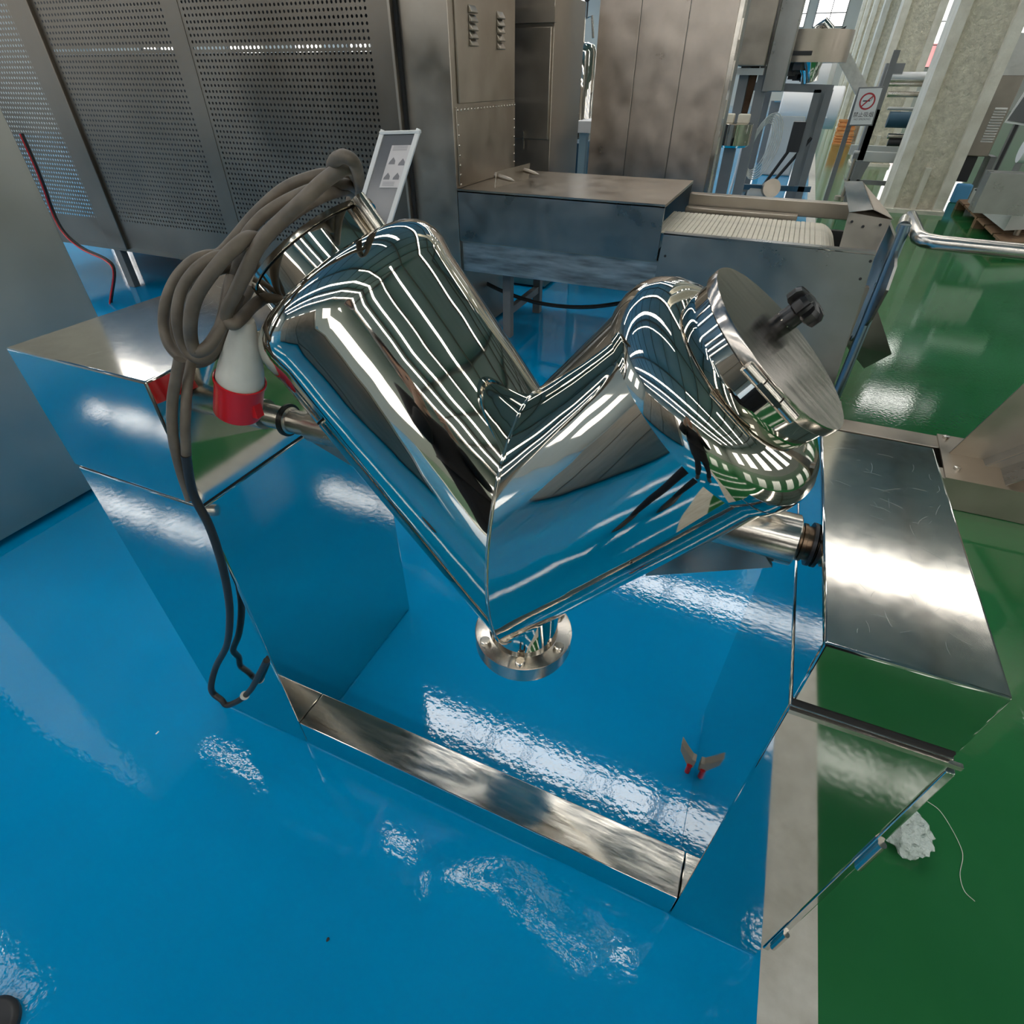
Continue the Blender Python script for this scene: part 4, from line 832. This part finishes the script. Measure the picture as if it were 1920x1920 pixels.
for s_ in (-1, 1):
    skin('trouser_leg', [(px_ + s_ * .09, py_, .80), (px_ + s_ * .10, py_ + .02, .48), (px_ + s_ * .11, py_ - .01, .07)], [(0, 1), (1, 2)], [.095, .065, .05], MTROU, pe)
    skin('shoe', [(px_ + s_ * .11, py_ - .06, .05), (px_ + s_ * .11, py_ + .04, .045), (px_ + s_ * .125, py_ + .16, .035)], [(0, 1), (1, 2)], [.042, .044, .033], MBLKM, pe)
    hx0, hy0, hz0_ = px_ + (-.15 if s_ < 0 else .13), py_ + .20, 1.37
    H = [(hx0, hy0, hz0_), (hx0 - s_ * .015, hy0 + .045, hz0_ + .06)]; E_ = [(0, 1)]; Rr = [.026, .036]
    for k in range(4):
        b_ = len(H); bx = hx0 - s_ * .03 + s_ * .0, hy0 + .055; zz = hz0_ + .05 + k * .019
        H += [(hx0 - s_ * .035, hy0 + .06, zz + .02), (hx0 - s_ * .065, hy0 + .05, zz + .025), (hx0 - s_ * .085, hy0 + .025, zz + .02 - (.006 if k in (0, 3) else 0))]; E_ += [(1, b_), (b_, b_ + 1), (b_ + 1, b_ + 2)]; Rr += [.0095, .0088, .0078]
    b_ = len(H); H += [(hx0 - s_ * .03, hy0 + .02, hz0_ + .045), (hx0 - s_ * .055, hy0 + .0, hz0_ + .06)]; E_ += [(0, b_), (b_, b_ + 1)]; Rr += [.013, .010]
    skin('hand', H, E_, Rr, MSKIN, pe)
hd = MB(); bmesh.ops.create_uvsphere(hd.b, u_segments=28, v_segments=20, radius=1)
for v in hd.b.verts:
    c = v.co.copy(); y = c.y * .098 * (1.0 if c.y < 0 else .95); x = c.x * .076 * (1 - .18 * max(0, -c.z)); z = c.z * .118
    if c.y > .9 and abs(c.x) < .22 and -.35 < c.z < .1: y += .018 * (1 - abs(c.x) / .22)
    for ex_ in (-.38, .38):
        if c.y > .7 and (c.x - ex_) ** 2 + (c.z - .08) ** 2 < .03: y -= .008
    v.co = Vector((px_ + x, py_ + .03 + y, 1.60 + z))
hd.cyl((px_, py_ + .01, 1.42), (px_, py_ + .02, 1.54), .052, 20)
for s_ in (-1, 1): hd.lathe((px_ + s_ * .070, py_ + .025, 1.60), (s_, 0, 0), [(0, .02), (.008, .030), (.013, .022)], 14)
head = hd.build('head', MSKIN, pe, ang=80)
hr = MB(); bmesh.ops.create_uvsphere(hr.b, u_segments=28, v_segments=16, radius=1)
for v in list(hr.b.verts):
    if v.co.z < -.35 or (v.co.y > .45 and v.co.z < .45): hr.b.verts.remove(v)
for v in hr.b.verts: v.co = Vector((px_ + v.co.x * .084, py_ + .026 + v.co.y * .105, 1.612 + v.co.z * .122))
hr.build('hair', MHAIR, pe, fix=True)
for s_ in (-1, 1): MB().lathe((px_ + s_ * .029, py_ + .112, 1.61), (0, 1, 0), [(0, .011), (.004, .008), (.006, .002)], 12).build('eye', MBLK, head)
MB().box(px_ - .024, py_ + .115, 1.548, px_ + .024, py_ + .124, 1.556).bevel(.002).build('mouth', MRED, head)
bc = thing('brushed_cabinet', 'wide brushed steel cabinet behind the viewpoint, mirrored brown in the drum', 'cabinet', (-1.0, -3.2, 0))
MB().box(-2.6, -3.6, .05, .5, -2.6, 1.9).bevel(.006).build('cabinet_body', MDUL3, bc)
for k in range(3): MB().box(-2.58 + k * 1.03, -2.6, .1, -1.60 + k * 1.03, -2.58, 1.86).bevel(.004).build('door', MDUL, bc)
fo = MB().cyl((0, 0, 0), (0, 0, .052), .03, 12).build('foot', MBLKM, bc); fo.location = (-2.4, -2.8, 0)
for p in ((.3, -2.8, 0), (-2.4, -3.4, 0), (.3, -3.4, 0)): dup(fo, bc, p)
db_ = at(-20, 1935, 2, 0)
setp(MB().lathe((db_.x, db_.y, 0), (0, 0, 1), [(0, .055), (.012, .056), (.02, .05), (.022, .045)], 40).build('dark_disc', MBLKM), 'dark round-edged disc just entering the lower left corner', 'disc')

print('objects', len(bpy.data.objects))
